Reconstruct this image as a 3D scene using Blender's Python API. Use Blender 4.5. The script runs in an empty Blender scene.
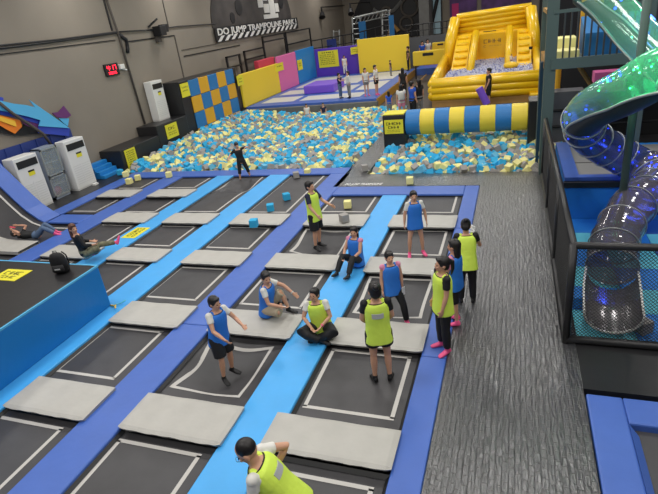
import bpy, bmesh, math, random
from mathutils import Vector, Matrix, Quaternion
random.seed(7)
C = bpy.context.scene.collection
SC = bpy.context.scene
PI = math.pi
# ------------------------------------------------------------------ camera
R = ((0.94254484, 0.31296434, -0.1168869), (0.02993025, -0.42757595, -0.90348381), (-0.33273624, 0.84807554, -0.41237661))
FPX = 509.4718
CAMZ = 4.85
cd = bpy.data.cameras.new('camera'); cam = bpy.data.objects.new('camera', cd); C.objects.link(cam)
cd.sensor_fit = 'HORIZONTAL'; cd.sensor_width = 36; cd.lens = FPX / 658 * 36; cd.clip_end = 300
rx, ry, rz = Vector(R[0]), Vector(R[1]), Vector(R[2])
m = Matrix((rx, -ry, -rz)).transposed().to_4x4(); m.translation = Vector((0, 0, CAMZ)); cam.matrix_world = m
SC.camera = cam
cam0 = Vector((0, 0, CAMZ))
def ray(u, v): return rx * ((u - 329) / FPX) + ry * ((v - 247) / FPX) + rz
def G(u, v, z=0.0): d = ray(u, v); return cam0 + d * ((z - CAMZ) / d.z)
def OX(u, v, x): d = ray(u, v); return cam0 + d * (x / d.x)
def OY(u, v, y): d = ray(u, v); return cam0 + d * (y / d.y)
def AD(u, v, dist): d = ray(u, v).normalized(); return cam0 + d * dist
# ------------------------------------------------------------------ materials
def lin(c):
    out = []
    for x in c[:3]:
        x /= 255.0
        out.append(x / 12.92 if x <= .04045 else ((x + .055) / 1.055) ** 2.4)
    return (*out, 1)
MATS = {}
def mat(name, rgb, rough=.6, bump=0, bscale=20, metal=0, emit=None, estr=0, spec=.5, var=0, vscale=3, alpha=1, coat=0):
    if name in MATS: return MATS[name]
    m = bpy.data.materials.new(name); m.use_nodes = True; nt = m.node_tree; b = nt.nodes['Principled BSDF']
    b.inputs['Base Color'].default_value = lin(rgb); b.inputs['Roughness'].default_value = rough
    b.inputs['Metallic'].default_value = metal; b.inputs['Specular IOR Level'].default_value = spec
    b.inputs['Coat Weight'].default_value = coat
    if alpha < 1: b.inputs['Alpha'].default_value = alpha
    if emit: b.inputs['Emission Color'].default_value = lin(emit); b.inputs['Emission Strength'].default_value = estr
    tc = nt.nodes.new('ShaderNodeTexCoord')
    if var:
        n = nt.nodes.new('ShaderNodeTexNoise'); n.inputs['Scale'].default_value = vscale; n.inputs['Detail'].default_value = 4
        nt.links.new(tc.outputs['Object'], n.inputs['Vector'])
        mr = nt.nodes.new('ShaderNodeMapRange'); mr.inputs[1].default_value = .3; mr.inputs[2].default_value = .7
        mr.inputs[3].default_value = 1 - var; mr.inputs[4].default_value = 1 + var
        nt.links.new(n.outputs['Fac'], mr.inputs[0])
        mx = nt.nodes.new('ShaderNodeVectorMath'); mx.operation = 'SCALE'; mx.inputs[0].default_value = lin(rgb)[:3]
        nt.links.new(mr.outputs[0], mx.inputs['Scale']); nt.links.new(mx.outputs[0], b.inputs['Base Color'])
    if bump:
        n = nt.nodes.new('ShaderNodeTexNoise'); n.inputs['Scale'].default_value = bscale; n.inputs['Detail'].default_value = 5
        bp = nt.nodes.new('ShaderNodeBump'); bp.inputs['Strength'].default_value = bump; bp.inputs['Distance'].default_value = .05
        nt.links.new(tc.outputs['Object'], n.inputs['Vector']); nt.links.new(n.outputs['Fac'], bp.inputs['Height'])
        nt.links.new(bp.outputs[0], b.inputs['Normal'])
    MATS[name] = m; return m
mat('lightblue', (70, 168, 236), .42, bump=.12, bscale=5, var=.04)
mat('darkblue', (68, 104, 186), .42, bump=.12, bscale=5, var=.04)
mat('greypad', (180, 178, 172), .6, bump=.3, bscale=4, var=.05)
mat('bed', (66, 65, 67), .5, var=.15, vscale=2, bump=.05, bscale=60)
mat('black', (26, 26, 28), .5, var=.1)
mat('blackpad', (36, 36, 38), .38, bump=.1, bscale=3)
mat('line', (196, 193, 188), .7)
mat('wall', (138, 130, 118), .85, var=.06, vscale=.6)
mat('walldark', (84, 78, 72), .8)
mat('white', (226, 226, 222), .4); mat('offwhite', (205, 205, 200), .5)
mat('yellow', (240, 208, 52), .5, bump=.05, bscale=2)
mat('mustard', (168, 128, 44), .6, var=.08)
mat('signyellow', (232, 222, 52), .5)
mat('tileyellow', (222, 168, 36), .5); mat('tileblue', (38, 120, 184), .5)
mat('pink', (226, 112, 172), .5); mat('red', (206, 62, 84), .5); mat('padblue', (34, 132, 204), .5)
mat('purple', (92, 58, 182), .5); mat('violet', (128, 88, 214), .5)
mat('foamblue', (52, 172, 222), .9); mat('foamyellow', (240, 232, 158), .9); mat('foamgrey', (160, 156, 152), .9)
mat('inflate', (250, 204, 28), .3, bump=.04, bscale=2, coat=.3)
mat('tan', (172, 132, 72), .6, var=.1)
mat('steel', (78, 96, 92), .5); mat('steeldark', (50, 56, 58), .5); mat('ladder', (170, 174, 172), .35, metal=.5)
mat('boxblue', (22, 118, 190), .4, bump=.25, bscale=2.2)
mat('teal', (96, 196, 214), .6); mat('matblue', (34, 128, 214), .6); mat('matdark', (20, 78, 150), .6)
mat('panelblue', (42, 62, 132), .5)
mat('skin', (206, 156, 128), .5); mat('hair', (24, 20, 20), .45); mat('hairbrown', (92, 58, 44), .5)
mat('vestyellow', (220, 248, 90), .6, bump=.2, bscale=14); mat('vestblue', (40, 118, 214), .6, bump=.2, bscale=14)
mat('clothblack', (22, 22, 25), .7, bump=.15, bscale=12); mat('clothwhite', (222, 220, 214), .7, bump=.15, bscale=12)
mat('clothnavy', (30, 34, 62), .7); mat('clothpink', (222, 140, 172), .7); mat('clothblue', (34, 84, 190), .7)
mat('khaki', (170, 156, 132), .7, bump=.15, bscale=12); mat('denim', (84, 106, 136), .7); mat('camo', (110, 108, 84), .7, var=.45, vscale=14)
mat('greycloth', (128, 128, 126), .7); mat('shoepink', (240, 88, 142), .5); mat('shoeblack', (16, 16, 18), .5)
mat('silver', (186, 188, 188), .35, spec=.8); mat('eye', (20, 14, 12), .2); mat('lip', (160, 84, 78), .5)
mat('ledred', (255, 40, 60), .5, emit=(255, 40, 70), estr=4); mat('ceiling', (70, 70, 70), .9)
mat('concrete', (104, 104, 102), .8, var=.1)
mat('lowwall', (92, 94, 98), .7)
mat('window', (150, 170, 178), .2, emit=(150, 180, 190), estr=.25)
mat('muralpurple', (88, 56, 112), .6, var=.5, vscale=1.2); mat('magenta', (190, 40, 110), .6)
mat('ballsgrey', (196, 200, 222), .5)
mat('rampdark', (66, 58, 52), .5)
mat('lampglow', (255, 250, 240), .5, emit=(255, 248, 238), estr=6)
mat('ledblue', (30, 60, 255), .5, emit=(24, 50, 255), estr=30); mat('ledgreen', (30, 255, 120), .5, emit=(60, 255, 140), estr=24)
def arrow(n, c): return mat(n, c, .6)
arrow('arlight', (86, 178, 224)); arrow('ardeep', (48, 70, 180)); arrow('arpurple', (104, 48, 110)); arrow('arorange', (240, 132, 36)); arrow('aryellow', (248, 196, 62))
def vinyl():
    m = bpy.data.materials.new('vinyl'); m.use_nodes = True; nt = m.node_tree; b = nt.nodes['Principled BSDF']
    b.inputs['Base Color'].default_value = lin((54, 55, 58)); b.inputs['Roughness'].default_value = .3; b.inputs['Specular IOR Level'].default_value = .8
    tc = nt.nodes.new('ShaderNodeTexCoord'); mp = nt.nodes.new('ShaderNodeMapping'); mp.inputs['Rotation'].default_value = (0, 0, PI / 2)
    br = nt.nodes.new('ShaderNodeTexBrick'); br.inputs['Scale'].default_value = 3.6; br.inputs['Mortar Size'].default_value = .03; br.inputs['Mortar Smooth'].default_value = 1
    br.inputs['Color1'].default_value = (1, 1, 1, 1); br.inputs['Color2'].default_value = (.75, .75, .75, 1); br.inputs['Mortar'].default_value = (0, 0, 0, 1)
    L = nt.links.new; L(tc.outputs['Object'], mp.inputs[0]); L(mp.outputs[0], br.inputs['Vector'])
    m2 = nt.nodes.new('ShaderNodeMapping'); m2.inputs['Scale'].default_value = (15, 3, 1); L(tc.outputs['Object'], m2.inputs[0])
    n = nt.nodes.new('ShaderNodeTexNoise'); n.inputs['Scale'].default_value = 1.6; n.inputs['Detail'].default_value = 5; n.inputs['Distortion'].default_value = .6; L(m2.outputs[0], n.inputs['Vector'])
    mx = nt.nodes.new('ShaderNodeMath'); mx.operation = 'MULTIPLY_ADD'; mx.inputs[1].default_value = .22; L(br.outputs['Color'], mx.inputs[0]); L(n.outputs['Fac'], mx.inputs[2])
    bp = nt.nodes.new('ShaderNodeBump'); bp.inputs['Strength'].default_value = 1; bp.inputs['Distance'].default_value = .032
    L(mx.outputs[0], bp.inputs['Height']); L(bp.outputs[0], b.inputs['Normal'])
    b2 = nt.nodes.new('ShaderNodeBump'); b2.inputs['Distance'].default_value = .014; L(mx.outputs[0], b2.inputs['Height']); L(b2.outputs[0], b.inputs['Coat Normal']); b.inputs['Coat Weight'].default_value = .8; b.inputs['Coat IOR'].default_value = 1.6; b.inputs['Coat Roughness'].default_value = .2
    MATS['vinyl'] = m
vinyl()
def clear(name, rgb, fac, rough=.12):
    m = bpy.data.materials.new(name); m.use_nodes = True; nt = m.node_tree; nt.nodes.clear()
    o = nt.nodes.new('ShaderNodeOutputMaterial'); t = nt.nodes.new('ShaderNodeBsdfTransparent'); t.inputs[0].default_value = lin([min(255, c * .25 + 190) for c in rgb])
    p = nt.nodes.new('ShaderNodeBsdfPrincipled'); p.inputs['Base Color'].default_value = lin(rgb); p.inputs['Roughness'].default_value = rough; p.inputs['Specular IOR Level'].default_value = 1
    lw = nt.nodes.new('ShaderNodeLayerWeight'); lw.inputs[0].default_value = .35
    mr = nt.nodes.new('ShaderNodeMapRange'); mr.inputs[3].default_value = fac; mr.inputs[4].default_value = min(1, fac + .55)
    mx = nt.nodes.new('ShaderNodeMixShader'); L = nt.links.new
    L(lw.outputs['Facing'], mr.inputs[0]); L(mr.outputs[0], mx.inputs[0]); L(t.outputs[0], mx.inputs[1]); L(p.outputs[0], mx.inputs[2]); L(mx.outputs[0], o.inputs[0])
    MATS[name] = m
clear('glass', (200, 210, 215), .15); clear('plasticgreenglow', (120, 185, 160), .26); clear('plasticblue', (60, 76, 112), .5); clear('plasticgrey', (104, 100, 108), .5)  # dome plastic is clear; its green tint carries the LED glow
mat('chute', (120, 117, 120), .22, metal=.5, spec=1); mat('darkteal', (24, 58, 78), .5); mat('backdrop', (24, 24, 28), .8)
# ------------------------------------------------------------------ mesh builder
class MB:
    def __init__(s): s.v = []; s.f = []; s.mi = []; s.mats = []
    def m(s, name):
        if name not in s.mats: s.mats.append(name)
        return s.mats.index(name)
    def add(s, vs, fs, mt):
        o = len(s.v); s.v += [tuple(p) for p in vs]; k = s.m(mt)
        for f in fs: s.f.append([i + o for i in f]); s.mi.append(k)
        return s
    def box(s, x0, x1, y0, y1, z0, z1, mt):
        return s.add([(x, y, z) for z in (z0, z1) for y in (y0, y1) for x in (x0, x1)],
                     [(0, 2, 3, 1), (4, 5, 7, 6), (0, 1, 5, 4), (2, 6, 7, 3), (0, 4, 6, 2), (1, 3, 7, 5)], mt)
    def cube(s, c, h, q, mt):
        vs = [Vector(c) + q @ Vector((x * h, y * h, z * h)) for z in (-1, 1) for y in (-1, 1) for x in (-1, 1)]
        return s.add(vs, [(0, 2, 3, 1), (4, 5, 7, 6), (0, 1, 5, 4), (2, 6, 7, 3), (0, 4, 6, 2), (1, 3, 7, 5)], mt)
    def tube(s, pts, rad, mt, n=10, cap=True, squash=None):
        pts = [Vector(p) for p in pts]
        if not isinstance(rad, (list, tuple)): rad = [rad] * len(pts)
        o = len(s.v); k = s.m(mt); up = None
        for i, p in enumerate(pts):
            t = (pts[min(i + 1, len(pts) - 1)] - pts[max(i - 1, 0)])
            t = t.normalized() if t.length > 1e-9 else Vector((0, 0, 1))
            if up is None: up = Vector((0, 0, 1)) if abs(t.z) < .9 else Vector((0, 1, 0))
            a = t.cross(up); a = a.normalized() if a.length > 1e-6 else t.orthogonal().normalized(); b = a.cross(t).normalized(); up = b
            for j in range(n):
                th = 2 * PI * j / n; s.v.append(tuple(p + (a * math.cos(th) + b * math.sin(th)) * rad[i]))
        for i in range(len(pts) - 1):
            for j in range(n):
                s.f.append([o + i * n + j, o + i * n + (j + 1) % n, o + (i + 1) * n + (j + 1) % n, o + (i + 1) * n + j]); s.mi.append(k)
        if cap:
            s.f.append([o + j for j in range(n)][::-1]); s.mi.append(k)
            s.f.append([o + (len(pts) - 1) * n + j for j in range(n)]); s.mi.append(k)
        return s
    def ell(s, c, r, mt, M=None, n=12, k=8):
        c = Vector(c); vs = []; fs = []
        for i in range(k + 1):
            ph = PI * i / k
            for j in range(n):
                th = 2 * PI * j / n; p = Vector((r[0] * math.sin(ph) * math.cos(th), r[1] * math.sin(ph) * math.sin(th), r[2] * math.cos(ph)))
                vs.append(c + (M @ p if M else p))
        for i in range(k):
            for j in range(n): fs.append((i * n + j, (i + 1) * n + j, (i + 1) * n + (j + 1) % n, i * n + (j + 1) % n))
        return s.add(vs, fs, mt)
    def loft(s, secs, mt, n=16):   # secs: (centre, right vector * halfwidth, fwd vector * halfdepth)
        vs = []; fs = []
        for c, a, b in secs:
            for j in range(n):
                th = 2 * PI * j / n; ct, st = math.cos(th), math.sin(th)
                vs.append(c + a * (abs(ct) ** .8 * (1 if ct > 0 else -1)) + b * (abs(st) ** .8 * (1 if st > 0 else -1)))
        for i in range(len(secs) - 1):
            for j in range(n): fs.append((i * n + j, i * n + (j + 1) % n, (i + 1) * n + (j + 1) % n, (i + 1) * n + j))
        fs.append(list(range(n))[::-1]); fs.append([(len(secs) - 1) * n + j for j in range(n)])
        return s.add(vs, fs, mt)
    def prism(s, poly, off, mt):   # poly 3D points, extruded by vector off
        n = len(poly); off = Vector(off); vs = [Vector(p) for p in poly] + [Vector(p) + off for p in poly]
        fs = [list(range(n))[::-1], [n + i for i in range(n)]] + [(i, (i + 1) % n, n + (i + 1) % n, n + i) for i in range(n)]
        return s.add(vs, fs, mt)
    def build(s, name, parent=None, loc=None, smooth=False, bevel=0, seg=2):
        me = bpy.data.meshes.new(name); L = Vector(loc) if loc is not None else Vector((0, 0, 0))
        me.from_pydata([(x - L.x, y - L.y, z - L.z) for x, y, z in s.v], [], s.f)
        for n in s.mats: me.materials.append(MATS[n])
        me.polygons.foreach_set('material_index', s.mi)
        bm = bmesh.new(); bm.from_mesh(me); bmesh.ops.recalc_face_normals(bm, faces=bm.faces); bm.to_mesh(me); bm.free()
        if smooth: me.polygons.foreach_set('use_smooth', [True] * len(me.polygons))
        o = bpy.data.objects.new(name, me); C.objects.link(o); o.location = L
        if parent: o.parent = parent
        if bevel:
            b = o.modifiers.new('bevel', 'BEVEL'); b.width = bevel; b.segments = seg; b.limit_method = 'ANGLE'; b.angle_limit = .7
        return o
def tag(o, label=None, cat=None, group=None, kind=None):
    for k, v in (('label', label), ('category', cat), ('group', group), ('kind', kind)):
        if v: o[k] = v
    return o
def thing(name, label, cat, loc=(0, 0, 0), rz=0, group=None):
    o = bpy.data.objects.new(name, None); C.objects.link(o); o.location = loc; o.rotation_euler = (0, 0, rz); o.empty_display_size = .1
    return tag(o, label, cat, group)
def B(x0, x1, y0, y1, z0, z1, mt): return MB().box(x0, x1, y0, y1, z0, z1, mt)
def struct(name, mb, **k): return tag(mb.build(name, **k), kind='structure')
def one(name, mb, label, cat, group=None, loc=None, **k):
    if loc is None:
        xs = [p[0] for p in mb.v]; ys = [p[1] for p in mb.v]; loc = ((min(xs) + max(xs)) / 2, (min(ys) + max(ys)) / 2, min(p[2] for p in mb.v))
    return tag(mb.build(name, loc=loc, **k), label, cat, group)
def localise(o, parent):
    o.parent = parent; o.location = Vector(o.location) - Vector(parent.location); return o
def part(name, mb, parent, label=None, **k):   # mb in world coordinates, parent unrotated
    o = mb.build(name, loc=parent.location, **k); o.location = (0, 0, 0); o.parent = parent
    if label: o['label'] = label
    return o
def subpart(name, mb, parent, root, label=None, **k):
    o = mb.build(name, loc=root.location, **k); o.location = (0, 0, 0); o.parent = parent
    if label: o['label'] = label
    return o
# ------------------------------------------------------------------ hall shell
DROP = -.6
WX = -16.1
def wy(y): return y * .8944
def wz(z): return 4.85 + (z - 4.85) * .8944
struct('floor', B(WX - .2, 9, -3, 62, DROP - .15, DROP, 'black'))
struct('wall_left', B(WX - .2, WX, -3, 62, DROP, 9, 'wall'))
struct('ceiling', B(WX - .2, 9, -3, 62, 9, 9.2, 'ceiling'))
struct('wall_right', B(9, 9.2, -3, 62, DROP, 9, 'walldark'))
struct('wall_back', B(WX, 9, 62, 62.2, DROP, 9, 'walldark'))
# raised decks around the sunken trampoline field
struct('side_deck', B(WX, -14.45, -3, 16.35, DROP, -.02, 'blackpad'))
struct('vinyl_walkway', B(-.82, .98, -3, 15.5, DROP, 0, 'vinyl'))
w2 = MB(); w2.box(-5.2, -.82, 14.27, 15.5, DROP, 0, 'vinyl'); w2.box(-5.2, -4.45, 15.5, 20.6, DROP, 0, 'vinyl')
struct('cross_walkway', w2)
struct('rear_deck', MB().box(-5.2, 9, 20.6, 62, DROP, 0, 'rampdark').box(-7.0, -5.2, 27.2, 62, DROP, 0, 'rampdark').box(WX, -7.0, 40.5, 62, DROP, 0, 'rampdark'))
struct('play_deck', B(.98, 9, 5.95, 20.6, DROP, 0, 'blackpad'))
# ------------------------------------------------------------------ trampoline field
COL = {'F': (-2.755, -1.213), 'E': (-5.02, -3.457), 'D': (-7.23, -5.73), 'C': (-9.447, -7.99), 'B': (-11.63, -10.13), 'A': (-13.8, -12.41)}
PADT = .0
def strip(x0, x1, y0, y1, mt, label, seams=()):
    mb = MB(); ys = [y0] + list(seams) + [y1]
    t = thing('safety_pad', label, 'safety pad', ((x0 + x1) / 2, (y0 + y1) / 2, DROP), group='padded strips between trampolines')
    part('beam', B(x0 + .06, x1 - .06, y0 + .01, y1 - .01, DROP, -.06, 'black'), t)
    for a, b in zip(ys, ys[1:]):
        q = MB(); long_x = (x1 - x0) > (y1 - y0)
        q.box(x0, x1, a + .004, b - .004, -.07, .0, mt)
        part('cushion', q, t, bevel=.025, seg=3)
    return t
strip(-1.213, -.828, -1, 14.27, 'darkblue', 'dark blue padded strip along the black vinyl walkway', (1.4, 6.3, 11.2))
strip(-3.457, -2.755, -1, 13.5, 'lightblue', 'light blue padded strip the people sit on, nearest the walkway', ())
strip(-5.73, -5.02, -1, 15.65, 'darkblue', 'broad dark blue padded strip between two pairs of light blue strips', (6.55,))
strip(-7.99, -7.23, -1, 15.65, 'lightblue', 'light blue padded strip passing the foot of the tall blue padded box', ())
strip(-10.13, -9.447, 6.98, 15.65, 'lightblue', 'light blue padded strip with a yellow sticker', ())
strip(-12.41, -11.63, 6.98, 15.65, 'darkblue', 'dark blue padded strip beyond the light blue strip with the yellow sticker', ())
strip(-14.4, -13.8, 11.8, 15.65, 'darkblue', 'dark blue padded strip in front of the white air conditioners')
strip(-5.02, -1.213, 13.55, 14.27, 'darkblue', 'dark blue padded strip closing the right hand trampolines towards the foam')
strip(-14.4, -5.1, 15.65, 16.33, 'darkblue', 'long dark blue padded strip along the front of the big foam pit')
strip(-13.7, -12.43, 11.12, 11.79, 'darkblue', 'short dark blue padded strip beside the curved trampoline wall')
LIN = {}
def trampoline(c, y0, y1, ly0, ly1, label, dip=None):
    x0, x1 = COL[c]; KB = 1.0186; lx0, lx1 = (x0 + .165) * KB, (x1 - .155) * KB; ly0 *= KB; ly1 *= KB; y0 -= .08; y1 += .06
    pass
    t = thing('trampoline', label, 'trampoline', ((x0 + x1) / 2, (y0 + y1) / 2, DROP), group='rectangular trampolines in the floor')
    zb = -.09
    def zf(x, y):
        z = zb
        if dip:
            dx, dy, dd, s = dip; r2 = ((x - dx) ** 2 + (y - dy) ** 2) / (s * s)
            e = max(0, min(1, min(x - x0, x1 - x, y - y0, y1 - y) / .15)); z -= dd * math.exp(-r2) * e
        return z
    def xy(x, y):   # bed fabric is drawn towards the jumper's feet
        if not dip: return x, y
        dx, dy, dd, s = dip; w = math.exp(-((x - dx) ** 2 + (y - dy) ** 2) / (s * s * 1.6)) * dd * 1.15
        return x + (dx - x) * w, y + (dy - y) * w
    nx, ny = (26, 26) if dip else (2, 2)
    b = MB(); vs = []; fs = []
    for j in range(ny + 1):
        for i in range(nx + 1):
            x = x0 + (x1 - x0) * i / nx; y = y0 + (y1 - y0) * j / ny; vs.append((x, y, zf(x, y)))
    for j in range(ny):
        for i in range(nx): k = j * (nx + 1) + i; fs.append((k, k + 1, k + nx + 2, k + nx + 1))
    b.add(vs, fs, 'bed'); part('jumping_bed', b, t, smooth=bool(dip))
    l = MB(); w = .029; n = 30 if dip else 1
    def seg(ax, ay, bx, by):
        vs = []; dx, dy = bx - ax, by - ay; L = math.hypot(dx, dy); px, py = -dy / L * w, dx / L * w
        for i in range(n + 1):
            q = i / n; x, y = ax + dx * q, ay + dy * q
            for sgn in (-1, 1):
                X, Y = xy(x + px * sgn, y + py * sgn); vs.append((X, Y, zf(X, Y) + .004))
        l.add(vs, [(2 * i, 2 * i + 1, 2 * i + 3, 2 * i + 2) for i in range(n)], 'line')
    seg(lx0 - w, ly0, lx1 + w, ly0); seg(lx0 - w, ly1, lx1 + w, ly1); seg(lx0, ly0, lx0, ly1); seg(lx1, ly0, lx1, ly1)
    part('border_line', l, t)
    e = MB()   # sloping black spring cover around the bed
    k = .05; i4 = [(x0, y0), (x1, y0), (x1, y1), (x0, y1)]; in4 = [(x0 + k, y0 + k), (x1 - k, y0 + k), (x1 - k, y1 - k), (x0 + k, y1 - k)]
    e.add([(x, y, -.045) for x, y in i4] + [(x, y, -.082) for x, y in in4], [(i, (i + 1) % 4, 4 + (i + 1) % 4, 4 + i) for i in range(4)], 'black')
    part('spring_cover', e, t)
    return t
def gpad(c, y0, y1, label, xl=.12):
    label = label.replace('light grey', 'grey')
    x0, x1 = COL[c]; y0 *= .9845; y1 *= .9845; n = 10; vs = []; fs = []; rnd = random.Random(hash((c, int(y0))) & 255 if False else ord(c) * 31 + int(y0 * 10))
    X0, X1 = x0 * .9845 - xl + .02, x1 * .9845 + .0; nx, ny = 24, 12; mb = MB(); top = .075
    t = thing('landing_pad', label, 'landing pad', ((x0 + x1) / 2, (y0 + y1) / 2, DROP), group='grey pads crossing between trampolines')
    part('beam', B(x0 + .01, x1 - .01, y0 + .1, y1 - .06, DROP, -.02, 'black'), t)
    ph = rnd.random() * 6
    def P(i, j, z):
        x = X0 + (X1 - X0) * i / nx; y = y0 + (y1 - y0) * j / ny
        e = min(1, min(j, ny - j, i, nx - i) / 1.6); zz = z
        if z > .01: zz = z - .025 * (1 - e) ** 2 + .006 * math.sin(x * 9 + ph) * math.sin(y * 7 + ph * 2)
        if j == 0: y += .004 * math.sin(x * 22 + ph)
        if i in (0,) or i == nx:
            if j == 0: y += .03
        return (x, y, zz)
    for j in range(ny + 1):
        for i in range(nx + 1): vs.append(P(i, j, top))
    o = len(vs); ring = [(i, 0) for i in range(nx + 1)] + [(nx, j) for j in range(1, ny + 1)] + [(i, ny) for i in range(nx - 1, -1, -1)] + [(0, j) for j in range(ny - 1, 0, -1)]
    for (i, j) in ring:
        x, y, z = P(i, j, top); vs.append((x + (.01 if i == 0 else -.01 if i == nx else 0), y + (.03 if j == 0 else 0), -.0 if True else 0))
    for j in range(ny):
        for i in range(nx): k = j * (nx + 1) + i; fs.append((k, k + 1, k + nx + 2, k + nx + 1))
    R_ = len(ring)
    for q in range(R_):
        a = ring[q][1] * (nx + 1) + ring[q][0]; b_ = ring[(q + 1) % R_][1] * (nx + 1) + ring[(q + 1) % R_][0]
        fs.append((a, b_, o + (q + 1) % R_, o + q))
    fs.append([o + q for q in range(R_)][::-1])
    mb.add(vs, fs, 'greypad'); part('cushion', mb, t, smooth=False)
    return t
NAMES = {'F': 'in the column along the walkway', 'E': 'in the second column from the walkway', 'D': 'in the third column from the walkway',
         'C': 'in the fourth column from the walkway', 'B': 'in the fifth column from the walkway', 'A': 'in the column nearest the air conditioners'}
ORD = ['nearest the camera', 'second from camera', 'third from camera', 'fourth from camera', 'fifth from camera', 'farthest, at the foam']
TR = {}
for c in 'ABCDEF':
    rows = [(1.6, 4.03, 2.45, 3.82), (4.78, 6.41, 4.92, 6.22), (7.2, 8.9, 7.35, 8.66), (9.64, 11.26, 9.74, 10.98)]
    if c in 'EF': rows.append((12.07, 13.55, 12.17, 13.42))
    elif c in 'CD': rows.append((12.07, 15.65, 12.1, 15.46))
    else: rows += [(12.07, 13.48, 12.05, 13.26), (14.27, 15.65, 14.32, 15.54)]
    for i, (y0, y1, a, b) in enumerate(rows):
        if c in 'AB' and i in (0, 1): continue
        if c == 'C' and i in (0, 1): continue
        if c == 'A' and i in (2, 3): continue
        dip = None; x0, x1 = COL[c]
        extra = ', ' + ORD[i]
        if (c, i) == ('E', 1): dip = (-4.25, 5.65, .3, .6); extra = ', sagging under the boy'
        if (c, i) == ('E', 3): dip = (-4.15, 10.25, .26, .6); extra = ', sagging under a jumping man'
        if (c, i) == ('C', 4): dip = (-8.75, 14.7, .2, .55); extra = ', long, person in black on it'
        if (c, i) == ('D', 4): extra = ', long, two blue cubes on it'
        if (c, i) == ('F', 2): dip = (-1.95, 7.9, .14, .5); extra = ', under the woman in black leggings'
        TR[c, i] = trampoline(c, y0, y1, a, b, 'black trampoline ' + NAMES[c] + extra, dip)
    pr = [(4.03, 4.77), (6.42, 7.19), (8.92, 9.63), (11.28, 12.06)]
    if c in 'AB': pr.append((13.5, 14.26))
    for i, (a, b) in enumerate(pr):
        if (c, i) == ('F', 0): a, b = 4.12, 4.77
        if c in 'ABC' and i in (0, 1): continue
        if c == 'A' and i in (2, 3): continue
        ex = {('E', 1): 'man in blue vest on it'}.get((c, i), ORD[i])
        gpad(c, a, b, 'light grey crash pad ' + NAMES[c] + ', ' + ex, .2 if (c, i) == ('F', 0) else .1)
# curved wall trampoline at the far left
t = thing('wall_trampoline', 'black curved wall trampoline sweeping up at the left, a girl lies in it', 'trampoline', (-13.6, 9, DROP))
WT = 1
prof = [(-12.43, -.1), (-13.2, -.1), (-13.6, -.07), (-14.0, .06), (-14.35, .3), (-14.65, .62), (-15.7, 1.9)]
def sweep(prof, y0, y1, mt, th=.03, ny=1):
    mb = MB(); n = len(prof); vs = []; ys = [y0 + (y1 - y0) * j / ny for j in range(ny + 1)]
    for y in ys: vs += [(x, y, z) for x, z in prof]
    for y in ys: vs += [(x, y, z - th) for x, z in prof]
    o = n * len(ys); fs = []
    for j in range(ny):
        for i in range(n - 1):
            k = j * n + i; fs.append((k, k + 1, k + n + 1, k + n)); fs.append((o + k, o + k + n, o + k + n + 1, o + k + 1))
    for i in range(n - 1):
        fs.append((i, o + i, o + i + 1, i + 1)); k = ny * n + i; fs.append((k, k + 1, o + k + 1, o + k))
    return mb.add(vs, fs, mt)
part('jumping_bed', sweep(prof, 7.2, 11.1, 'bed'), t, smooth=True)
pl = [(x, z + .012) for x, z in prof]
ln = sweep(pl, 10.85, 10.92, 'line', .008); ln2 = sweep([(-12.62, -.088), (-12.55, -.088)], 9.8, 10.9, 'line', .008)
part('border_line', ln, t, smooth=True)
pe = [(-13.75, .0), (-14.0, .14), (-14.35, .4), (-14.65, .72), (-15.75, 2.05)]
part('side_cushion', sweep(pe, 11.1, 11.75, 'darkblue', .09), t, 'dark blue padded edge', smooth=False, bevel=.02)
pg = [(-12.41, .07), (-13.2, .07), (-13.6, .1), (-14.0, .2), (-14.35, .42), (-14.65, .74), (-15.7, 1.98)]
part('cross_cushion', sweep([(a, b) for a, b in pg], 8.92, 9.63, 'greypad', .09), t, 'light grey pad', smooth=False)
part('frame', B(-14.2, -12.6, 7.3, 11.0, DROP, DROP + .1, 'black'), t)
# yellow sticker on the light blue strip
def marks(mb, fx, rows, mt='black', seed=1, fill=.8):
    """fx(a,b)->world point for a,b in 0..1 ; rows: (b0,b1,a0,a1,count)"""
    r = random.Random(seed)
    for b0, b1, a0, a1, n in rows:
        st = (a1 - a0) / n
        for i in range(n):
            a = a0 + st * i; e = a + st * fill
            kind = r.random()
            mid = (b0 + b1) / 2; d = (b1 - b0) * .16
            segs = [(a, e, b0, b0 + d), (a, e, b1 - d, b1)] if kind < .5 else [(a, e, mid - d / 2, mid + d / 2), (a + st * .3, a + st * .48, b0, b1)]
            segs.append((a, a + st * .18, b0, b1) if kind < .75 else (e - st * .18, e, b0, b1))
            for s0, s1, t0, t1 in segs: mb.add([fx(s0, t0), fx(s1, t0), fx(s1, t1), fx(s0, t1)], [(0, 1, 2, 3)], mt)
    return mb
st = thing('warning_sticker', 'yellow sticker with dark print on the light blue strip', 'sticker', (-9.8, 8.6, 0))
p = [G(121.5, 237, 0), G(131.5, 237, 0), G(142, 227.5, 0), G(133, 227.5, 0)]
yy0, yy1 = G(126, 238).y, G(138, 227.5).y
st.location = (-9.79, (yy0 + yy1) / 2, 0)
part('backing', B(-10.0, -9.55, yy0, yy1, .001, .006, 'signyellow'), st)
part('lettering', marks(MB(), lambda a, b: (-9.95 + .35 * b, yy1 - (yy1 - yy0) * (a), .008), [(.1, .45, .08, .92, 7), (.6, .85, .08, .92, 9)]), st)
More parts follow.
